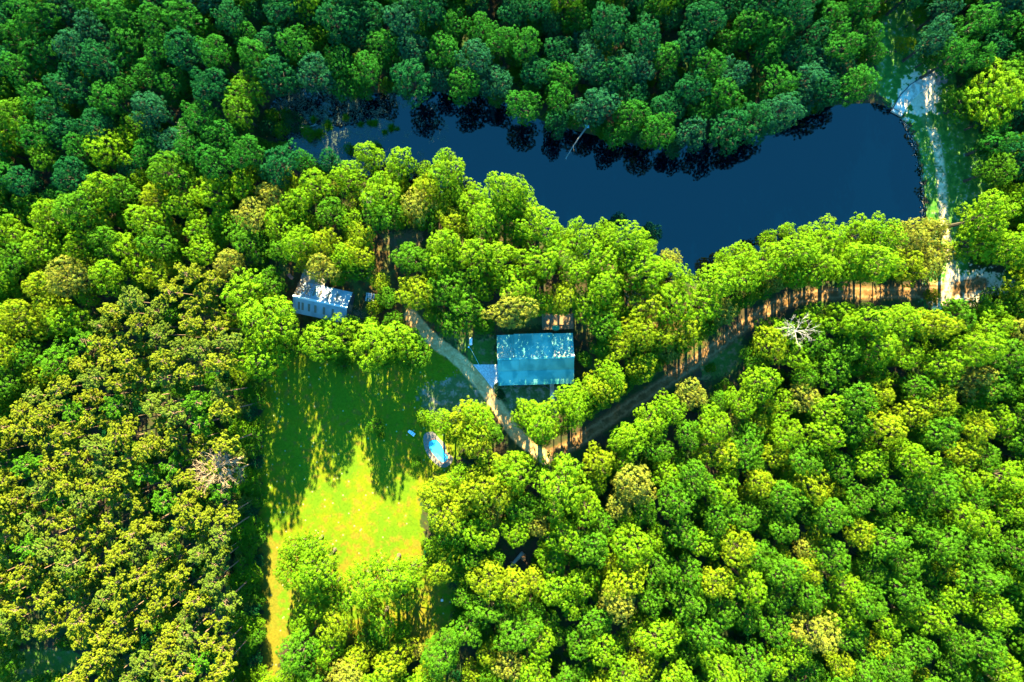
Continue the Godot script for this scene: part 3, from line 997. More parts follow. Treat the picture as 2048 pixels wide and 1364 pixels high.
func trees() -> void:
	# crowns picked out round the clearings, plus small trees added to block sun: u, v, radius, tone
	var known := [
		[735, 311, 32, "b"], [796, 328, 36, "b"], [892, 338, 40, "b"], [694, 352, 34, "b"], [759, 386, 42, "b"], [847, 379, 34, "y"], [834, 410, 34, "o"], [940, 392, 38, "b"], [1008, 378, 40, "b"], [1042, 402, 36, "b"],
		[970, 438, 42, "b"], [902, 437, 30, "y"], [1080, 450, 44, "b"], [1008, 420, 34, "b"], [885, 488, 36, "b"], [823, 516, 36, "g"], [882, 522, 34, "b"], [946, 512, 42, "b"], [1008, 519, 44, "b"], [1090, 516, 42, "b"],
		[1158, 475, 36, "b"], [1213, 462, 28, "b"], [1261, 478, 40, "b"], [1206, 512, 40, "b"], [1262, 510, 36, "b"], [1158, 540, 34, "b"], [1340, 516, 24, "o"], [1295, 545, 42, "b"], [1350, 556, 42, "b"], [1210, 574, 40, "b"],
		[827, 588, 38, "y"], [892, 577, 38, "g"], [926, 612, 40, "g"], [1032, 570, 40, "b"], [1025, 618, 44, "o"], [1124, 594, 36, "y"], [1179, 616, 36, "b"], [1227, 608, 30, "b"], [1295, 608, 42, "y"], [1350, 608, 42, "b"],
		[1281, 666, 36, "y"], [1330, 672, 34, "y"], [899, 645, 32, "g"], [968, 645, 26, "g"], [718, 471, 30, "y"], [712, 505, 34, "y"], [714, 540, 30, "g"], [759, 564, 24, "y"], [748, 612, 20, "y"], [851, 436, 28, "g"], [765, 430, 36, "g"],
		[655, 678, 54, "b"], [745, 692, 50, "b"], [795, 680, 46, "b"], [832, 702, 36, "g"], [530, 645, 58, "b"], [522, 712, 54, "b"], [478, 590, 48, "b"], [600, 520, 24, "y"], [632, 534, 30, "o"], [560, 690, 36, "g"], [700, 648, 22, "g"], [788, 640, 24, "g"], [742, 650, 20, "b"], [590, 480, 34, "b"], [645, 486, 32, "y"], [684, 512, 30, "b"], [556, 500, 28, "g"], [612, 684, 24, "g"], [640, 700, 28, "g"], [668, 704, 26, "g"], [700, 702, 26, "g"], [730, 708, 28, "g"], [765, 712, 27, "g"], [800, 706, 26, "g"], [600, 690, 20, "d"],  # small ones under and behind the big crowns are added, to stop low sun
		[1051, 836, 32, "b"], [1085, 846, 42, "b"], [1087, 880, 26, "b"], [1146, 808, 38, "b"], [1159, 839, 34, "b"], [1176, 783, 32, "b"], [1223, 754, 34, "b"], [1221, 790, 38, "y"], [1290, 745, 32, "y"], [1352, 716, 26, "o"],
		[1295, 711, 30, "g"], [1236, 695, 36, "y"], [1170, 718, 18, "g"], [1208, 700, 26, "g"], [1390, 655, 36, "y"], [1410, 610, 40, "b"], [1440, 560, 42, "b"], [1500, 545, 40, "b"], [1540, 520, 38, "b"], [1450, 625, 30, "o"], [1555, 570, 26, "o"],
		[1033, 945, 44, "b"], [1123, 972, 56, "b"], [1012, 993, 36, "y"], [1200, 926, 34, "y"], [1269, 972, 46, "o"], [1239, 868, 34, "b"], [1298, 826, 36, "b"], [1272, 882, 34, "b"], [1375, 775, 34, "o"], [1340, 815, 34, "b"],
		[931, 836, 42, "y"], [962, 836, 40, "b"], [940, 880, 28, "y"], [955, 888, 40, "y"], [843, 836, 20, "b"], [984, 872, 26, "g"], [872, 988, 34, "y"], [884, 1034, 42, "y"], [958, 984, 42, "y"], [915, 1062, 38, "g"], [925, 1010, 36, "y"],
		[584, 1103, 30, "b"], [621, 1097, 32, "b"], [574, 1149, 30, "b"], [635, 1140, 42, "b"], [618, 1170, 40, "b"], [621, 1216, 34, "b"], [714, 1180, 42, "b"], [770, 1164, 46, "b"], [816, 1152, 38, "b"], [884, 1138, 36, "y"], [911, 1090, 28, "b"],
		[962, 1073, 36, "b"], [973, 1166, 40, "y"], [759, 1250, 34, "b"], [804, 1262, 20, "b"], [666, 1250, 38, "y"], [596, 1312, 42, "g"], [658, 1304, 34, "b"], [717, 1323, 36, "y"], [784, 1332, 42, "y"], [880, 1318, 44, "g"], [939, 1262, 36, "g"],
		[863, 1355, 30, "y"], [945, 1352, 26, "y"], [750, 852, 20, "g"],
		[1630, 640, 34, "b"], [1545, 640, 36, "b"], [1545, 690, 36, "y"], [1600, 715, 34, "b"], [1690, 640, 40, "b"], [1750, 640, 40, "b"], [1765, 700, 40, "b"], [1640, 690, 30, "g"], [1700, 700, 30, "g"], [1820, 645, 40, "b"], [1880, 650, 36, "y"],
		[1600, 500, 40, "b"], [1660, 480, 42, "b"], [1720, 470, 40, "b"], [1780, 462, 38, "b"], [1830, 470, 34, "o"], [1640, 540, 40, "b"], [1700, 525, 40, "b"], [1760, 530, 46, "b"], [1820, 540, 36, "y"], [1880, 455, 24, "o"], [1885, 500, 30, "o"], [1870, 535, 28, "o"], [1590, 548, 34, "b"],
		[1985, 195, 58, "b"], [2024, 172, 48, "g"], [1930, 205, 40, "g"], [2000, 425, 48, "b"], [1965, 480, 40, "b"], [2020, 490, 46, "b"], [1815, 85, 20, "y"], [1975, 615, 26, "g"]]
	for k in 24:        # the low leafy fringe between the pines and the lawn
		known.append([507 + 7 * sin(k * 2.3), 772 + k * 25, 20 + 3 * sin(k * 1.7), ["g", "g", "d", "b"][k % 4]])
		known.append([484 + 6 * sin(k * 1.9 + 1), 784 + k * 25, 22 + 3 * sin(k * 2.9), ["g", "q", "g", "b"][k % 4]])
	for k in known:
		for l in [[road_px, 20.0], [drive_px, 14.0]]:
			for tries in 12:
				var at := Vector2(k[0], k[1])
				var d := dist_line(at, l[0])
				if d > l[1] + k[2] * 0.85: break
				var ex := Vector2(dist_line(at + Vector2(1, 0), l[0]) - d, dist_line(at + Vector2(0, 1), l[0]) - d).normalized() * 4.0
				k[0] += ex.x
				k[1] += ex.y
		var low := 1.0
		if k[0] < 526 and k[1] > 750: low = 0.62
		if k[1] > 630 and k[1] < 715 and k[0] > 500 and k[0] < 850 and k[2] > 30: low = 0.86
		if k[0] > 550 and k[0] < 700 and k[1] > 470 and k[1] < 540: low = 1.45  # stretched taller so that they shade the upper lawn
		if k[0] > 1920 and k[1] < 215: low = 0.6
		plant(k[0], k[1], k[2] * (1.1 if k[2] > 29 and not (k[0] > 840 and k[0] < 1000 and k[1] > 820 and k[1] < 900) else 1.0), k[3], "tree", low)
	var done := []
	for k in known: done.append([Vector2(k[0], k[1]), float(k[2])])
	# the rest: packed where the photograph shows closed woods
	var zones := [lake_seen, lawn_seen, lawn_side, yard_seen, house_yard, house_seen, deck_seen, barn_seen, barn_yard, barn_side, grove_gap, dam_seen, road_gap, corner_gap, junk_gap, deck_px, poly([1118, 325, 1165, 250, 1180, 244, 1188, 262, 1142, 332])]
	for l in [[road_px, 25.0], [drive_px, 16.0]]:
		for q in Geometry2D.offset_polyline(l[0], l[1]): zones.append(q)
	var zb := []
	for z in zones: zb.append(bounds(z))
	var stand := poly([-260, 960, -60, 900, 20, 830, 90, 760, 160, 690, 190, 630, 260, 590, 330, 560, 400, 530, 450, 570, 460, 640, 450, 720, 462, 770, 464, 820, 462, 1520, -260, 1520])
	var grid := {}
	var put := func(p: Vector2, r: float) -> void:
		var key := Vector2i(int(floor(p.x / 100)), int(floor(p.y / 100)))
		if not grid.has(key): grid[key] = []
		grid[key].append([p, r])
	for d in done: put.call(d[0], d[1])
	var shades := FastNoiseLite.new()
	shades.seed = 77
	shades.frequency = 0.006
	var rest := []
	var beyond := []     # trees outside the picture that shade its edge
	for pass_ in 3:
		for k in [8000, 9000, 12000][pass_]:
			var p := Vector2(rng.randf_range(-230, 2280), rng.randf_range(-420, 1500))
			var pine := Geometry2D.is_point_in_polygon(p, stand)
			var r: float
			if pine: r = [rng.randf_range(23, 29), rng.randf_range(19, 24), rng.randf_range(15, 19)][pass_]
			else: r = [rng.randf_range(33, 46), rng.randf_range(26, 35), rng.randf_range(19, 27)][pass_]
			if blocked(p, r * 0.72, zones, zb): continue
			var ok := true
			var key := Vector2i(int(floor(p.x / 100)), int(floor(p.y / 100)))
			for dy in [-1, 0, 1]:
				for dx in [-1, 0, 1]:
					for d in grid.get(key + Vector2i(dx, dy), []):
						if p.distance_to(d[0]) < (r + d[1]) * (0.68 if pine else 0.625): ok = false
			if not ok: continue
			put.call(p, r)
			if p.y < -40 or p.x < -55 or p.x > 2105 or p.y > 1412:
				beyond.append([p, r])
				continue
			var f := rng.randf()
			var sh := shades.get_noise_2d(p.x, p.y)
			var tone: String
			if pine: tone = "p" if f + sh * 0.5 < 0.68 else ("q" if f < 0.9 else "g")
			elif (p.y < 140 or p.y < 330 and p.x > 260) or (p.x > 1850 and p.y < 330): tone = "d" if f < 0.46 else ("t" if f < 0.60 else ("e" if f < 0.95 else "g"))  # far bank: darker, bluer leaves paint in its shaded look
			elif p.x < 260 and p.y < 420: tone = "e" if f < 0.42 else ("d" if f < 0.66 else ("g" if f < 0.85 else "b"))  # upper left woods darkened by leaf tone in the same way
			elif p.x < 560: tone = "b" if f < 0.62 else ("y" if f < 0.80 else ("g" if f < 0.94 else "o"))
			elif p.y < road_v(p.x): tone = "b" if f < 0.68 else ("y" if f < 0.86 else ("g" if f < 0.95 else "o"))
			elif p.y > 880 and p.x > 1280: tone = "g" if f < 0.52 else ("b" if f + sh < 0.86 else ("y" if f < 0.96 else "o"))
			else: tone = "b" if f + sh < 0.42 else ("g" if f + sh < 0.66 else ("y" if f < 0.84 else ("o" if f < 0.92 else "g")))
			if pine: plant(p.x, p.y, r, tone, "pine")
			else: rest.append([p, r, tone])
	var along := smooth_line(road_px, 0)  # added row of small trees beside the road, there to shade it
	var walked := 0.0
	for k in along.size() - 1:
		walked += along[k].distance_to(along[k + 1])
		if walked < 16.0 or along[k].x > 1840: continue
		walked = 0.0
		var nrm := (along[k + 1] - along[k]).normalized().orthogonal()
		if nrm.y > 0: nrm = -nrm
		rest.append([along[k] + nrm * rng.randf_range(34, 42), rng.randf_range(16, 22), "g" if rng.randf() < 0.6 else "y"])
	# about 300 leafy trees as individuals, the largest first; the smaller ones between them are one mass
	rest.sort_custom(func(a, b): return a[1] > b[1])
	var singles := mini(rest.size(), 298 - known.size())
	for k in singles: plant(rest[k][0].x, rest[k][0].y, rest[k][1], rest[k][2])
	var im := MultiMesh.new()
	im.transform_format = MultiMesh.TRANSFORM_3D
	im.use_colors = true
	im.mesh = joined(crowns[3])
	im.instance_count = rest.size() - singles
	for k in range(singles, rest.size()):
		var T: float = crowns[3][2]
		var R: float = rest[k][1] / FOC * (ALT - 10.0)
		for j in 3: R = rest[k][1] / FOC * (ALT - (T - 0.8) * R)
		var c := P(rest[k][0].x, rest[k][0].y, (T - 0.8) * R)
		im.set_instance_transform(k - singles, Transform3D(Basis(Vector3.UP, rng.randf() * TAU).scaled(Vector3(R * rng.randf_range(0.85, 1.15), R * rng.randf_range(0.85, 1.12), R)), Vector3(c.x, 0, c.z)))
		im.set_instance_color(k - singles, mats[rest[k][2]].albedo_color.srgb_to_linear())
	var ii := MultiMeshInstance3D.new()
	ii.name = "woodland"
	ii.multimesh = im
	add_child(ii)
	tag(ii, "mass of smaller green trees between the big crowns and an added row shading the road", "woods", "", "stuff")
	print("rest: ", rest.size(), " singles: ", singles)
	print("trees: ", n_trees, " beyond: ", beyond.size())
	# the woods that go on past the picture's upper edge, one mass
	var mm := MultiMesh.new()
	mm.transform_format = MultiMesh.TRANSFORM_3D
	mm.mesh = crowns[2][0]
	mm.instance_count = beyond.size()
	for k in beyond.size():
		var R: float = beyond[k][1] / FOC * (ALT - 12.0)
		var c := P(beyond[k][0].x, beyond[k][0].y, 13.0)
		mm.set_instance_transform(k, Transform3D(Basis(Vector3.UP, rng.randf() * TAU).scaled(Vector3.ONE * R), Vector3(c.x, R * 2.9, c.z)))
	var mi := MultiMeshInstance3D.new()
	mi.name = "distant_woods"
	mi.multimesh = mm
	mi.material_override = mats.g
	add_child(mi)
	tag(mi, "unbroken green woods going on all round the far banks", "woods", "", "stuff")
	# undergrowth between the trunks
	for m in 3:
		var um := MultiMesh.new()
		um.transform_format = MultiMesh.TRANSFORM_3D
		um.mesh = shrubs[m][0]
		var spots := []
		for k in 1300:
			var p := Vector2(rng.randf_range(-60, 2108), rng.randf_range(-60, 1424))
			if blocked(p, 12.0, zones, zb) or Geometry2D.is_point_in_polygon(p, lake_px) or Geometry2D.is_point_in_polygon(p, lawn_px) or Geometry2D.is_point_in_polygon(p, dam_px): continue
			if p.x > 560 and p.x < 1420 and p.y > 480 and p.y < road_v(p.x) and rng.randf() < 0.75: continue
			spots.append(p)
		um.instance_count = spots.size()
		for k in spots.size():
			var c := P(spots[k].x, spots[k].y)
			var R := rng.randf_range(0.8, 1.9)
			um.set_instance_transform(k, Transform3D(Basis(Vector3.UP, rng.randf() * TAU).scaled(Vector3(R, R * 0.85, R)), Vector3(c.x, R * 0.5, c.z)))
		var ui := MultiMeshInstance3D.new()
		ui.name = numbered("undergrowth")
		ui.multimesh = um
		ui.material_override = mats[["g", "d", "g"][m]]
		add_child(ui)
		tag(ui, ["mid green undergrowth between the tree trunks", "deep green undergrowth between the tree trunks", "low leafy undergrowth scattered under the trees"][m], "undergrowth", "", "stuff")

func dead_tree(u: float, v: float, r: float, which: int, m: Material, label: String, tall := 3.6, tilt := Vector3.ZERO) -> void:
	var h := (tall - 0.9) * r / FOC * (ALT - 12.0)
	var R := r / FOC * (ALT - h)
	var c := P(u, v, h)
	var o := thing("dead_tree", Vector3(c.x, 0, c.z), label, "dead tree", "", rng.randf() * TAU)
	var b := part("branches", snags[which][0], m, o)
	b.scale = Vector3.ONE * R
	b.position.y = h
	b.rotation = tilt
	var t := MB.new()
	t.tube(Vector3(0, 0, 0), Vector3(0, h * 0.5, 0), 0.11 * R, 0.085 * R, 8)
	t.tube(Vector3(0, h * 0.5, 0), Vector3(0, h - 0.05 * R, 0), 0.085 * R, 0.06 * R, 8)
	part("trunk", t.mesh(), m, o)

func small_things() -> void:
	dead_tree(1592, 662, 34, 0, mats.dead_wood, "white bare dead tree rising among bright green crowns", 4.6)
	dead_tree(436, 936, 36, 1, mats.tan_wood, "tan bare dead tree with a round fan of twigs", 5.6)
	dead_tree(478, 938, 22, 0, mats.tan_wood, "tan bare dead tree leaning towards the lawn edge", 4.8, Vector3(0.2, 0, -0.3))
	dead_tree(1206, 160, 18, 2, mats.dead_wood, "thin grey dead tree on the bank across the lake", 4.6)
	dead_tree(172, 392, 20, 2, mats.dead_wood, "thin grey dead tree in the shaded woods by pines", 4.6)
	dead_tree(368, 268, 18, 2, mats.dead_wood, "thin pale dead tree beyond the marshy lake end", 5.0)
	dead_tree(738, 400, 18, 2, mats.dead_wood, "thin grey dead tree in the lakeside grove", 4.6)
	dead_tree(1265, 600, 20, 2, mats.tan_wood, "thin tan dead tree in the grove above the house", 4.6)
	# trunks lying in and by the lake
	fallen(P(1172, 256, WATER_Y + 0.2), P(1131, 318, WATER_Y), 0.16, 0.06, "long pale bare trunk lying in the open lake")
	fallen(P(616, 155, 2.0), P(640, 190, WATER_Y), 0.18, 0.06, "pale bare trunk fallen off the bank into shallow water")
	fallen(P(1190, 0, 0.3) * 0 + P(1905, 598, 0.25), P(1952, 596, 0.3), 0.16, 0.10, "straight pale log lying by the road end")
	fallen(P(600, 256, 0.1), P(635, 249, 0.0), 0.08, 0.04, "thin pale branch floating in the marshy shallows")
	# float box at the head of the long trunk
	var fb := MB.new()
	fb.box(Vector3(-0.32, WATER_Y - 0.1, -0.22), Vector3(0.32, WATER_Y + 0.35, 0.22))
	fb.box(Vector3(-0.38, WATER_Y + 0.35, -0.28), Vector3(0.38, WATER_Y + 0.41, 0.28))
	var fo := part("float_box", fb.mesh(), mat(0.20, 0.50, 0.60, 0.6), self)
	fo.position = P(1174, 253)
	tag(fo, "small pale blue float box at the lake trunk's end", "float")
	marsh()
	# the slab at the dam
	var o := thing("concrete_slab", Vector3.ZERO, "long curved pale concrete slab running down into the lake", "slab")
	var edge_a := [[1783, 222], [1801, 190], [1822, 168], [1843, 156], [1862, 150]]
	var edge_b := [[1803, 233], [1818, 208], [1838, 187], [1856, 176], [1872, 166]]
	var ctr := px2(1822, 190)
	o.position = Vector3(ctr.x, 0, ctr.y)
	for k in 4:
		var q := PackedVector2Array()
		for e in [edge_a[k], edge_a[k + 1], edge_b[k + 1], edge_b[k]]: q.append(px2(e[0], e[1]) - ctr)
		q = Geometry2D.offset_polygon(q, -0.012)[0]
		var s := MB.new()
		s.prism(q, -0.9 if k == 0 else -0.3, 0.10)
		part("panel", s.mesh(), mats.pale_slab, o)
	var kb := MB.new()
	for k in 4: kb.tube(P(edge_a[k][0], edge_a[k][1], 0.1) - o.position, P(edge_a[k + 1][0], edge_a[k + 1][1], 0.1) - o.position, 0.09, 0.09, 5)
	part("kerb", kb.mesh(), mats.dark_siding, o)
	var kc := MB.new()
	kc.box(Vector3(-1.05, 0.10, -0.05), Vector3(1.05, 0.14, 0.05))
	var kq := part("joint_bar", kc.mesh(), mats.dark_siding, o)
	kq.position = P(1795, 222, 0) - o.position
	kq.rotation.y = -0.5
	# rocks along the water and by the slab
	rocks()
	# things round the house and barn
	var tk := thing("gas_tank", P(942, 683), "white capsule gas tank standing on grass by the drive", "tank")
	var tb := MB.new()
	tb.tube(Vector3(0, 0.55, -0.5), Vector3(0, 0.55, 0.5), 0.28, 0.28, 14)
	for s in [-1, 1]:
		tb.tube(Vector3(0, 0.55, 0.5 * s), Vector3(0, 0.55, 0.62 * s), 0.28, 0.22, 14)
		tb.tube(Vector3(0, 0.55, 0.62 * s), Vector3(0, 0.55, 0.69 * s), 0.22, 0.08, 14)
	part("vessel", tb.mesh(), mats.white, tk)
	var dm := MB.new()
	dm.tube(Vector3(0, 0.82, 0), Vector3(0, 0.93, 0), 0.11, 0.09, 10)
	part("dome", dm.mesh(), mats.ridge, tk)
	for z in [-0.35, 0.35]: part("foot", bx(Vector3(-0.2, 0, z - 0.06), Vector3(0.2, 0.3, z + 0.06)), mats.concrete, tk)
	var ho := MB.new()
	var hl := smooth_line(poly([938, 694, 943, 700, 949, 712, 958, 729]), 2)
	for k in hl.size() - 1: ho.tube(P(hl[k].x, hl[k].y, 0.05), P(hl[k + 1].x, hl[k + 1].y, 0.05), 0.035, 0.035, 4)
	tag(part("garden_hose", ho.mesh(), mat(0.30, 0.52, 0.52, 0.6), self), "thin pale hose running from a post to the apron", "hose")
	var hp := thing("hydrant_post", P(938, 694), "short white standpipe post at the garden hose's end", "post")
	part("post", bx(Vector3(-0.07, 0, -0.07), Vector3(0.07, 0.9, 0.07)), mats.white, hp)
	part("head", bx(Vector3(-0.12, 0.9, -0.12), Vector3(0.12, 1.02, 0.12)), mats.ridge, hp)
	chair(P(646, 561), 0.6, mats.white, "white plastic chair behind the grey roofed barn")
	chair(P(581, 551), 2.2, mat(0.75, 0.16, 0.10, 0.5), "red plastic chair in the shade by the barn")
	chair(P(585, 556), 0.9, mat(0.72, 0.22, 0.14, 0.5), "faded coral chair next to the red plastic chair")
	# bench table
	var t := thing("picnic_table", P(741, 595), "weathered grey picnic table in the clearing by the barn", "table", "", -0.12)
	for k in 4: part("board", bx(Vector3(-0.36 + k * 0.185, 0.7, -0.75), Vector3(-0.36 + k * 0.185 + 0.17, 0.74, 0.75)), mats.concrete, t)
	for s in [-1, 1]: part("bench", bx(Vector3(0.62 * s - 0.12, 0.42, -0.75), Vector3(0.62 * s + 0.12, 0.46, 0.75)), mats.concrete, t)
	for z in [-0.5, 0.5]: part("trestle", bx(Vector3(-0.72, 0.36, z - 0.04), Vector3(0.72, 0.42, z + 0.04)), mats.plank, t)
	for z in [-0.5, 0.5]:
		for s in [-1, 1]: part("leg", bx(Vector3(0.4 * s - 0.05, 0, z - 0.045), Vector3(0.4 * s + 0.05, 0.7, z - 0.041 + 0.08)), mats.plank, t)
	# brush heap
	var bh := MB.new()
	for k in 130:
		var p := Vector3(rng.randfn(0, 0.6), rng.randf_range(0.02, 0.5), rng.randfn(0, 0.5))
		bh.tube(p, p + Vector3(rng.randf_range(-0.7, 0.7), rng.randf_range(-0.1, 0.2), rng.randf_range(-0.7, 0.7)), 0.03, 0.012, 4)
	var bo := part("brush_heap", bh.mesh(), mats.tan_wood, self)
	bo.position = P(715, 630)
	tag(bo, "heap of dry brown brushwood beside the barn gable", "brushwood")
	# lounger by the pool
	lounger(P(823, 865), 0.9)
	# stump and broken trunk in the forest
	var js := thing("broken_stump", P(1046, 1112, 0), "broken orange brown stump in a dark forest gap", "stump")
	var a := MB.new()
	a.tube(Vector3(0, 0, 0), Vector3(0.1, 1.6, 0), 0.55, 0.36, 9)
	a.tube(Vector3(0.2, 1.5, 0.1), Vector3(0.25, 2.4, 0.15), 0.14, 0.02, 5)
	a.tube(Vector3(-0.1, 1.5, -0.1), Vector3(-0.15, 2.1, -0.1), 0.12, 0.02, 5)
	part("bole", a.mesh(), noise_mat(Color(0.30, 0.11, 0.04), Color(0.48, 0.22, 0.08), 0.06, 0.9, 21, 0.6), js)
	fallen(P(1046, 1106, 0.6), P(1022, 1132, 0.2), 0.4, 0.22, "grey fallen trunk lying beside the broken stump")
	# feeder post in the shaded strip of lawn
	var fp := thing("bird_feeder", P(886, 1193), "small pink topped feeder post in the shaded lawn strip", "feeder")
	part("post", bx(Vector3(-0.05, 0, -0.05), Vector3(0.05, 1.5, 0.05)), mats.plank, fp)
	part("tray", bx(Vector3(-0.22, 1.5, -0.22), Vector3(0.22, 1.56, 0.22)), mats.plank, fp)
	part("roof", bx(Vector3(-0.2, 1.75, -0.2), Vector3(0.2, 1.8, 0.2)), mat(0.75, 0.45, 0.38, 0.6), fp)
	for x in [-0.15, 0.15]: part("upright", bx(Vector3(x - 0.02, 1.56, -0.02), Vector3(x + 0.02, 1.75, 0.02)), mats.plank, fp)
	shrub(762, 872, 0.75, mats.y, "tiny yellow shrub on the open lawn")
	shrub(832, 925, 1.0, mats.g, "low dark shrub on the lawn below the pool deck")
	shrub(1000, 788, 1.1, mats.d, "rounded dark shrub at the corner of the porch")
	shrub(1420, 735, 1.1, mats.g, "low shrub in the gap beside the dirt road")
	shrub(1905, 620, 1.8, mats.y, "golden green bush beside the road end")
	shrub(1860, 592, 1.6, mats.y, "golden bush where road and dam track meet")
	shrub(1975, 590, 1.8, mats.g, "green bush beside the straight pale log")
	shrub(1215, 455, 1.6, mats.g, "green bush overhanging the near lake shore")
	shrub(1300, 468, 2.2, mats.t, "grey green bush standing out over the lake shore")
	shrub(1238, 440, 1.4, mats.t, "pale grey green bush at the water's edge")

func shrub(u: float, v: float, R: float, m: Material, label: String) -> void:
	var o := thing("shrub", P(u, v), label, "shrub", "", rng.randf() * TAU)
	var k: Array = shrubs[rng.randi() % 3]
	for j in 2:
		var q := part(["stem", "foliage"][j], k[1 - j], mats.bark if j == 0 else m, o)
		q.scale = Vector3.ONE * R
		q.position.y = R * 0.75

func fallen(a: Vector3, b: Vector3, ra: float, rb: float, label: String) -> void:
	var o := thing("fallen_trunk", Vector3(a.x, 0, a.z), label, "fallen trunk")
	var s := MB.new()
	var q := a - o.position
	var e := b - o.position
	var side := (e - q).cross(Vector3.UP).normalized()
	var p := q
	for k in 6:
		var t := (k + 1) / 6.0
		var n := q.lerp(e, t) + side * sin(t * PI) * 0.12 * (e - q).length() * 0.15
		s.tube(p, n, lerpf(ra, rb, k / 6.0), lerpf(ra, rb, t), 7)
		p = n
	part("trunk", s.mesh(), mats.dead_wood, o)
	var t2 := MB.new()
	for k in 4:
		var c := q.lerp(e, rng.randf_range(0.55, 1.0))
		t2.tube(c, c + (side * rng.randf_range(-0.9, 0.9) + Vector3(0, 0.1, 0) + (e - q).normalized() * 0.6), rb * 0.6, 0.01, 4)
	part("branch", t2.mesh(), mats.dead_wood, o)

func chair(at: Vector3, turn: float, m: Material, label: String) -> void:
	var o := thing("garden_chair", at, label, "chair", "", turn)
	part("seat", bx(Vector3(-0.25, 0.40, -0.25), Vector3(0.25, 0.44, 0.25)), m, o)
	part("backrest", bx(Vector3(-0.25, 0.44, -0.27), Vector3(0.25, 0.88, -0.23)), m, o)
	for s in [-1, 1]:
		part("armrest", bx(Vector3(0.25 * s - 0.03, 0.62, -0.23), Vector3(0.25 * s + 0.03, 0.66, 0.22)), m, o)
		for z in [-0.22, 0.2]: part("leg", bx(Vector3(0.22 * s - 0.025, 0, z - 0.025), Vector3(0.22 * s + 0.025, 0.40, z + 0.025)), m, o)

func lounger(at: Vector3, turn: float) -> void:
	var o := thing("pool_lounger", at, "white and blue lounger on the grass by the pool", "lounger", "", turn)
	o.scale = Vector3.ONE * 0.8
	var blue := mat(0.25, 0.45, 0.5, 0.7)
	for k in 7: part("slat", bx(Vector3(-0.32, 0.33, -0.25 + k * 0.17), Vector3(0.32, 0.36, -0.25 + k * 0.17 + 0.14)), blue if k % 3 == 1 else mats.white, o)
	var b := part("backrest", bx(Vector3(-0.32, 0, -0.6), Vector3(0.32, 0.04, 0)), mats.white, o)
	b.position = Vector3(0, 0.35, -0.27)
	b.rotation.x = 0.7
	for s in [-1, 1]:
		part("rail", bx(Vector3(0.34 * s - 0.025, 0.28, -0.3), Vector3(0.34 * s + 0.025, 0.33, 0.95)), mats.white, o)
		for z in [-0.2, 0.85]: part("leg", bx(Vector3(0.34 * s - 0.025, 0, z - 0.025), Vector3(0.34 * s + 0.025, 0.28, z + 0.025)), mats.white, o)

func marsh() -> void:
	# tufts standing in the shallows
	var tm := MB.new()
	tm.colored = true
	var r := RandomNumberGenerator.new()
	r.seed = 66
	for k in 150:
		var d := rdir(r)
		d.y = absf(d.y) + 0.25
		var a := Vector3(r.randf_range(-0.25, 0.25), -0.1, r.randf_range(-0.25, 0.25))
		var b := a + d * r.randf_range(0.5, 1.0)
		var w := d.cross(Vector3.UP).normalized() * 0.05
		var f := r.randf_range(0.7, 1.2)
		tm.tri(a - w, b, a + w, Color(f, f, f))
	var mesh := tm.mesh()
	var n := 0
	for q in [[693, 236, 1.0], [722, 249, 0.8], [740, 247, 0.9], [750, 247, 1.0], [770, 265, 0.8], [783, 256, 1.1], [795, 258, 0.6], [657, 252, 1.4], [640, 268, 1.5], [628, 240, 1.0]]:
		var o := part("marsh_tuft", mesh, mats.g, self)
		o.position = P(q[0], q[1], WATER_Y)
		o.scale = Vector3.ONE * q[2]
		o.rotation.y = n * 1.7
		n += 1
		tag(o, "dark green sedge tuft standing in the shallow lake end", "sedge", "sedge tufts in the shallows")
	for q in [[590, 248, 2.6], [565, 262, 2.4], [540, 258, 2.8], [575, 232, 1.8], [618, 270, 2.0], [548, 236, 2.2], [700, 300, 1.5], [752, 296, 1.6]]:
		shrub(q[0], q[1], q[2] * 0.75, mats.g if q[2] < 2.5 else mats.d, "low green bush growing in the marshy lake end")
		get_child(get_child_count() - 1).set_meta("group", "bushes in the marshy lake end")
	# floating weed
	var wm := MB.new()
	wm.colored = true
	for k in 14:
		var a := Vector3(r.randf_range(-0.5, 0.5), 0.01, r.randf_range(-0.5, 0.5))
		leaf(wm, a, Vector3(r.randf_range(-0.1, 0.1), 1, r.randf_range(-0.1, 0.1)).normalized(), r.randf_range(0.10, 0.28), r.randf_range(0.03, 0.06), Color(1, 1, 1) * r.randf_range(0.6, 1.3), r)
	var f := FastNoiseLite.new()
	f.seed = 8
	f.frequency = 0.02
	var spots := []
	for k in 4200:
		var p := Vector2(r.randf_range(520, 900), r.randf_range(175, 340))
		var dens := smoothstep(880, 600, p.x) * 0.95 + f.get_noise_2d(p.x, p.y * 1.6) * 0.9 - 0.12
		if Geometry2D.is_point_in_polygon(p, lake_px) and r.randf() < dens: spots.append(p)
	var mm := MultiMesh.new()
	mm.transform_format = MultiMesh.TRANSFORM_3D
	mm.mesh = wm.mesh()
	mm.instance_count = spots.size()
	for k in spots.size():
		mm.set_instance_transform(k, Transform3D(Basis(Vector3.UP, r.randf() * TAU).scaled(Vector3.ONE * r.randf_range(0.6, 1.4)), P(spots[k].x, spots[k].y, WATER_Y)))
	var mi := MultiMeshInstance3D.new()
	mi.name = "water_weed"
	mi.multimesh = mm
	var wt := leaf_mat(Color(0.09, 0.11, 0.075), 0.2)
	mi.material_override = wt
	add_child(mi)
	tag(mi, "thin green water weed on the shallow lake end", "water weed", "", "stuff")

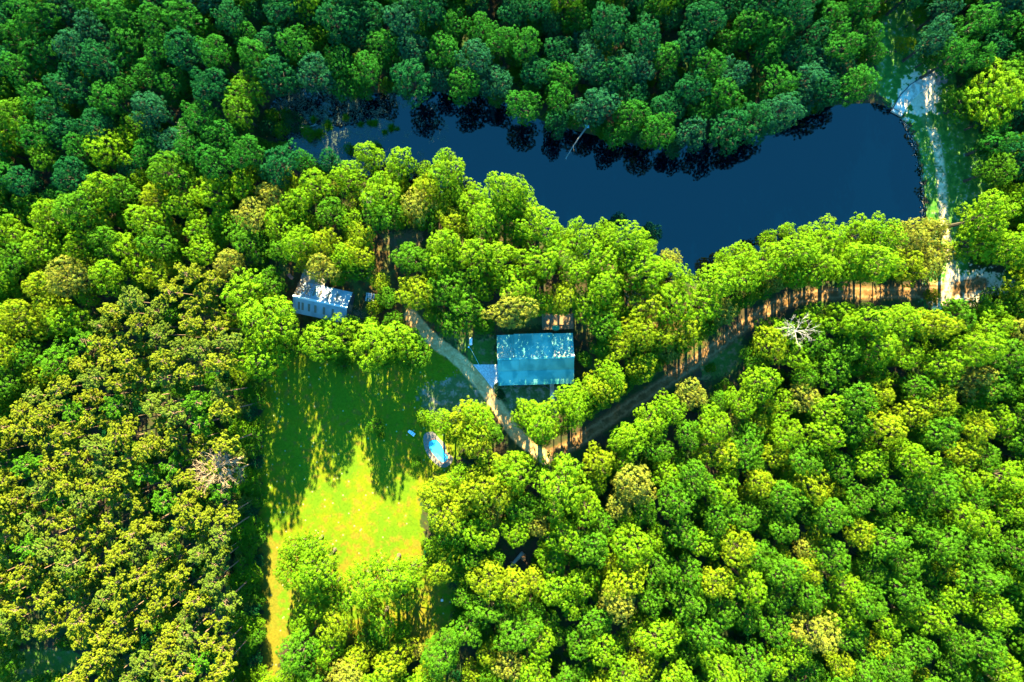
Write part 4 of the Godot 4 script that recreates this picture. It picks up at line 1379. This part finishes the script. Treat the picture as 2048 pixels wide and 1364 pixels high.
func rocks() -> void:
	var r := RandomNumberGenerator.new()
	r.seed = 44
	var shapes := []
	for k in 3:
		var s := MB.new()
		var pts := []
		for j in 7:
			var t := TAU * j / 7
			pts.append(Vector3(cos(t) * r.randf_range(0.7, 1.1), 0, sin(t) * r.randf_range(0.7, 1.1)))
		var top := Vector3(r.randf_range(-0.2, 0.2), 0.75, r.randf_range(-0.2, 0.2))
		for j in 7:
			var a: Vector3 = pts[j]
			var b: Vector3 = pts[(j + 1) % 7]
			var a1 := a * 0.75 + Vector3(0, r.randf_range(0.4, 0.6), 0)
			var b1 := b * 0.75 + Vector3(0, 0.5, 0)
			s.quad(a, a1, b1, b)
			s.tri(a1, top, b1)
		shapes.append(s.mesh())
	var m := noise_mat(Color(0.10, 0.09, 0.075), Color(0.22, 0.19, 0.16), 0.06, 0.9, 31, 0.8)
	# stones heaped at the slab's inland end
	for q in [[1872, 150, 0.7], [1878, 158, 0.8], [1884, 152, 0.6], [1888, 161, 0.7], [1876, 166, 0.6], [1866, 146, 0.5], [1858, 143, 0.5], [1890, 155, 0.5]]:
		var o := part("boulder", shapes[r.randi() % 3], m, self)
		o.position = P(q[0], q[1]) + Vector3(0, 0.01, 0)
		o.scale = Vector3.ONE * q[2]
		o.rotation.y = r.randf() * TAU
		tag(o, "pinkish grey boulder heaped at the pale slab's inland end", "boulder", "boulders at the slab end")
	# gravel-sized stones along the water line
	var shore := [[1803, 238], [1815, 254], [1826, 276], [1835, 305], [1842, 340], [1846, 380], [1849, 410], [1850, 436]]
	var mm := MultiMesh.new()
	mm.transform_format = MultiMesh.TRANSFORM_3D
	mm.mesh = shapes[0]
	mm.instance_count = 200
	for k in 200:
		var t := r.randf() * 6.999
		var a := Vector2(shore[int(t)][0], shore[int(t)][1])
		var b := Vector2(shore[int(t) + 1][0], shore[int(t) + 1][1])
		var p := a.lerp(b, t - int(t)) + Vector2(r.randfn(1.5, 4.0), r.randfn(0, 2.0))
		mm.set_instance_transform(k, Transform3D(Basis(Vector3.UP, r.randf() * TAU).scaled(Vector3.ONE * r.randf_range(0.05, 0.16)), P(p.x, p.y) + Vector3(0, -0.22, 0)))
	var mi := MultiMeshInstance3D.new()
	mi.name = "shore_stones"
	mi.multimesh = mm
	mi.material_override = m
	add_child(mi)
	tag(mi, "small pale stones strewn along the dam's waterline", "stones", "", "stuff")
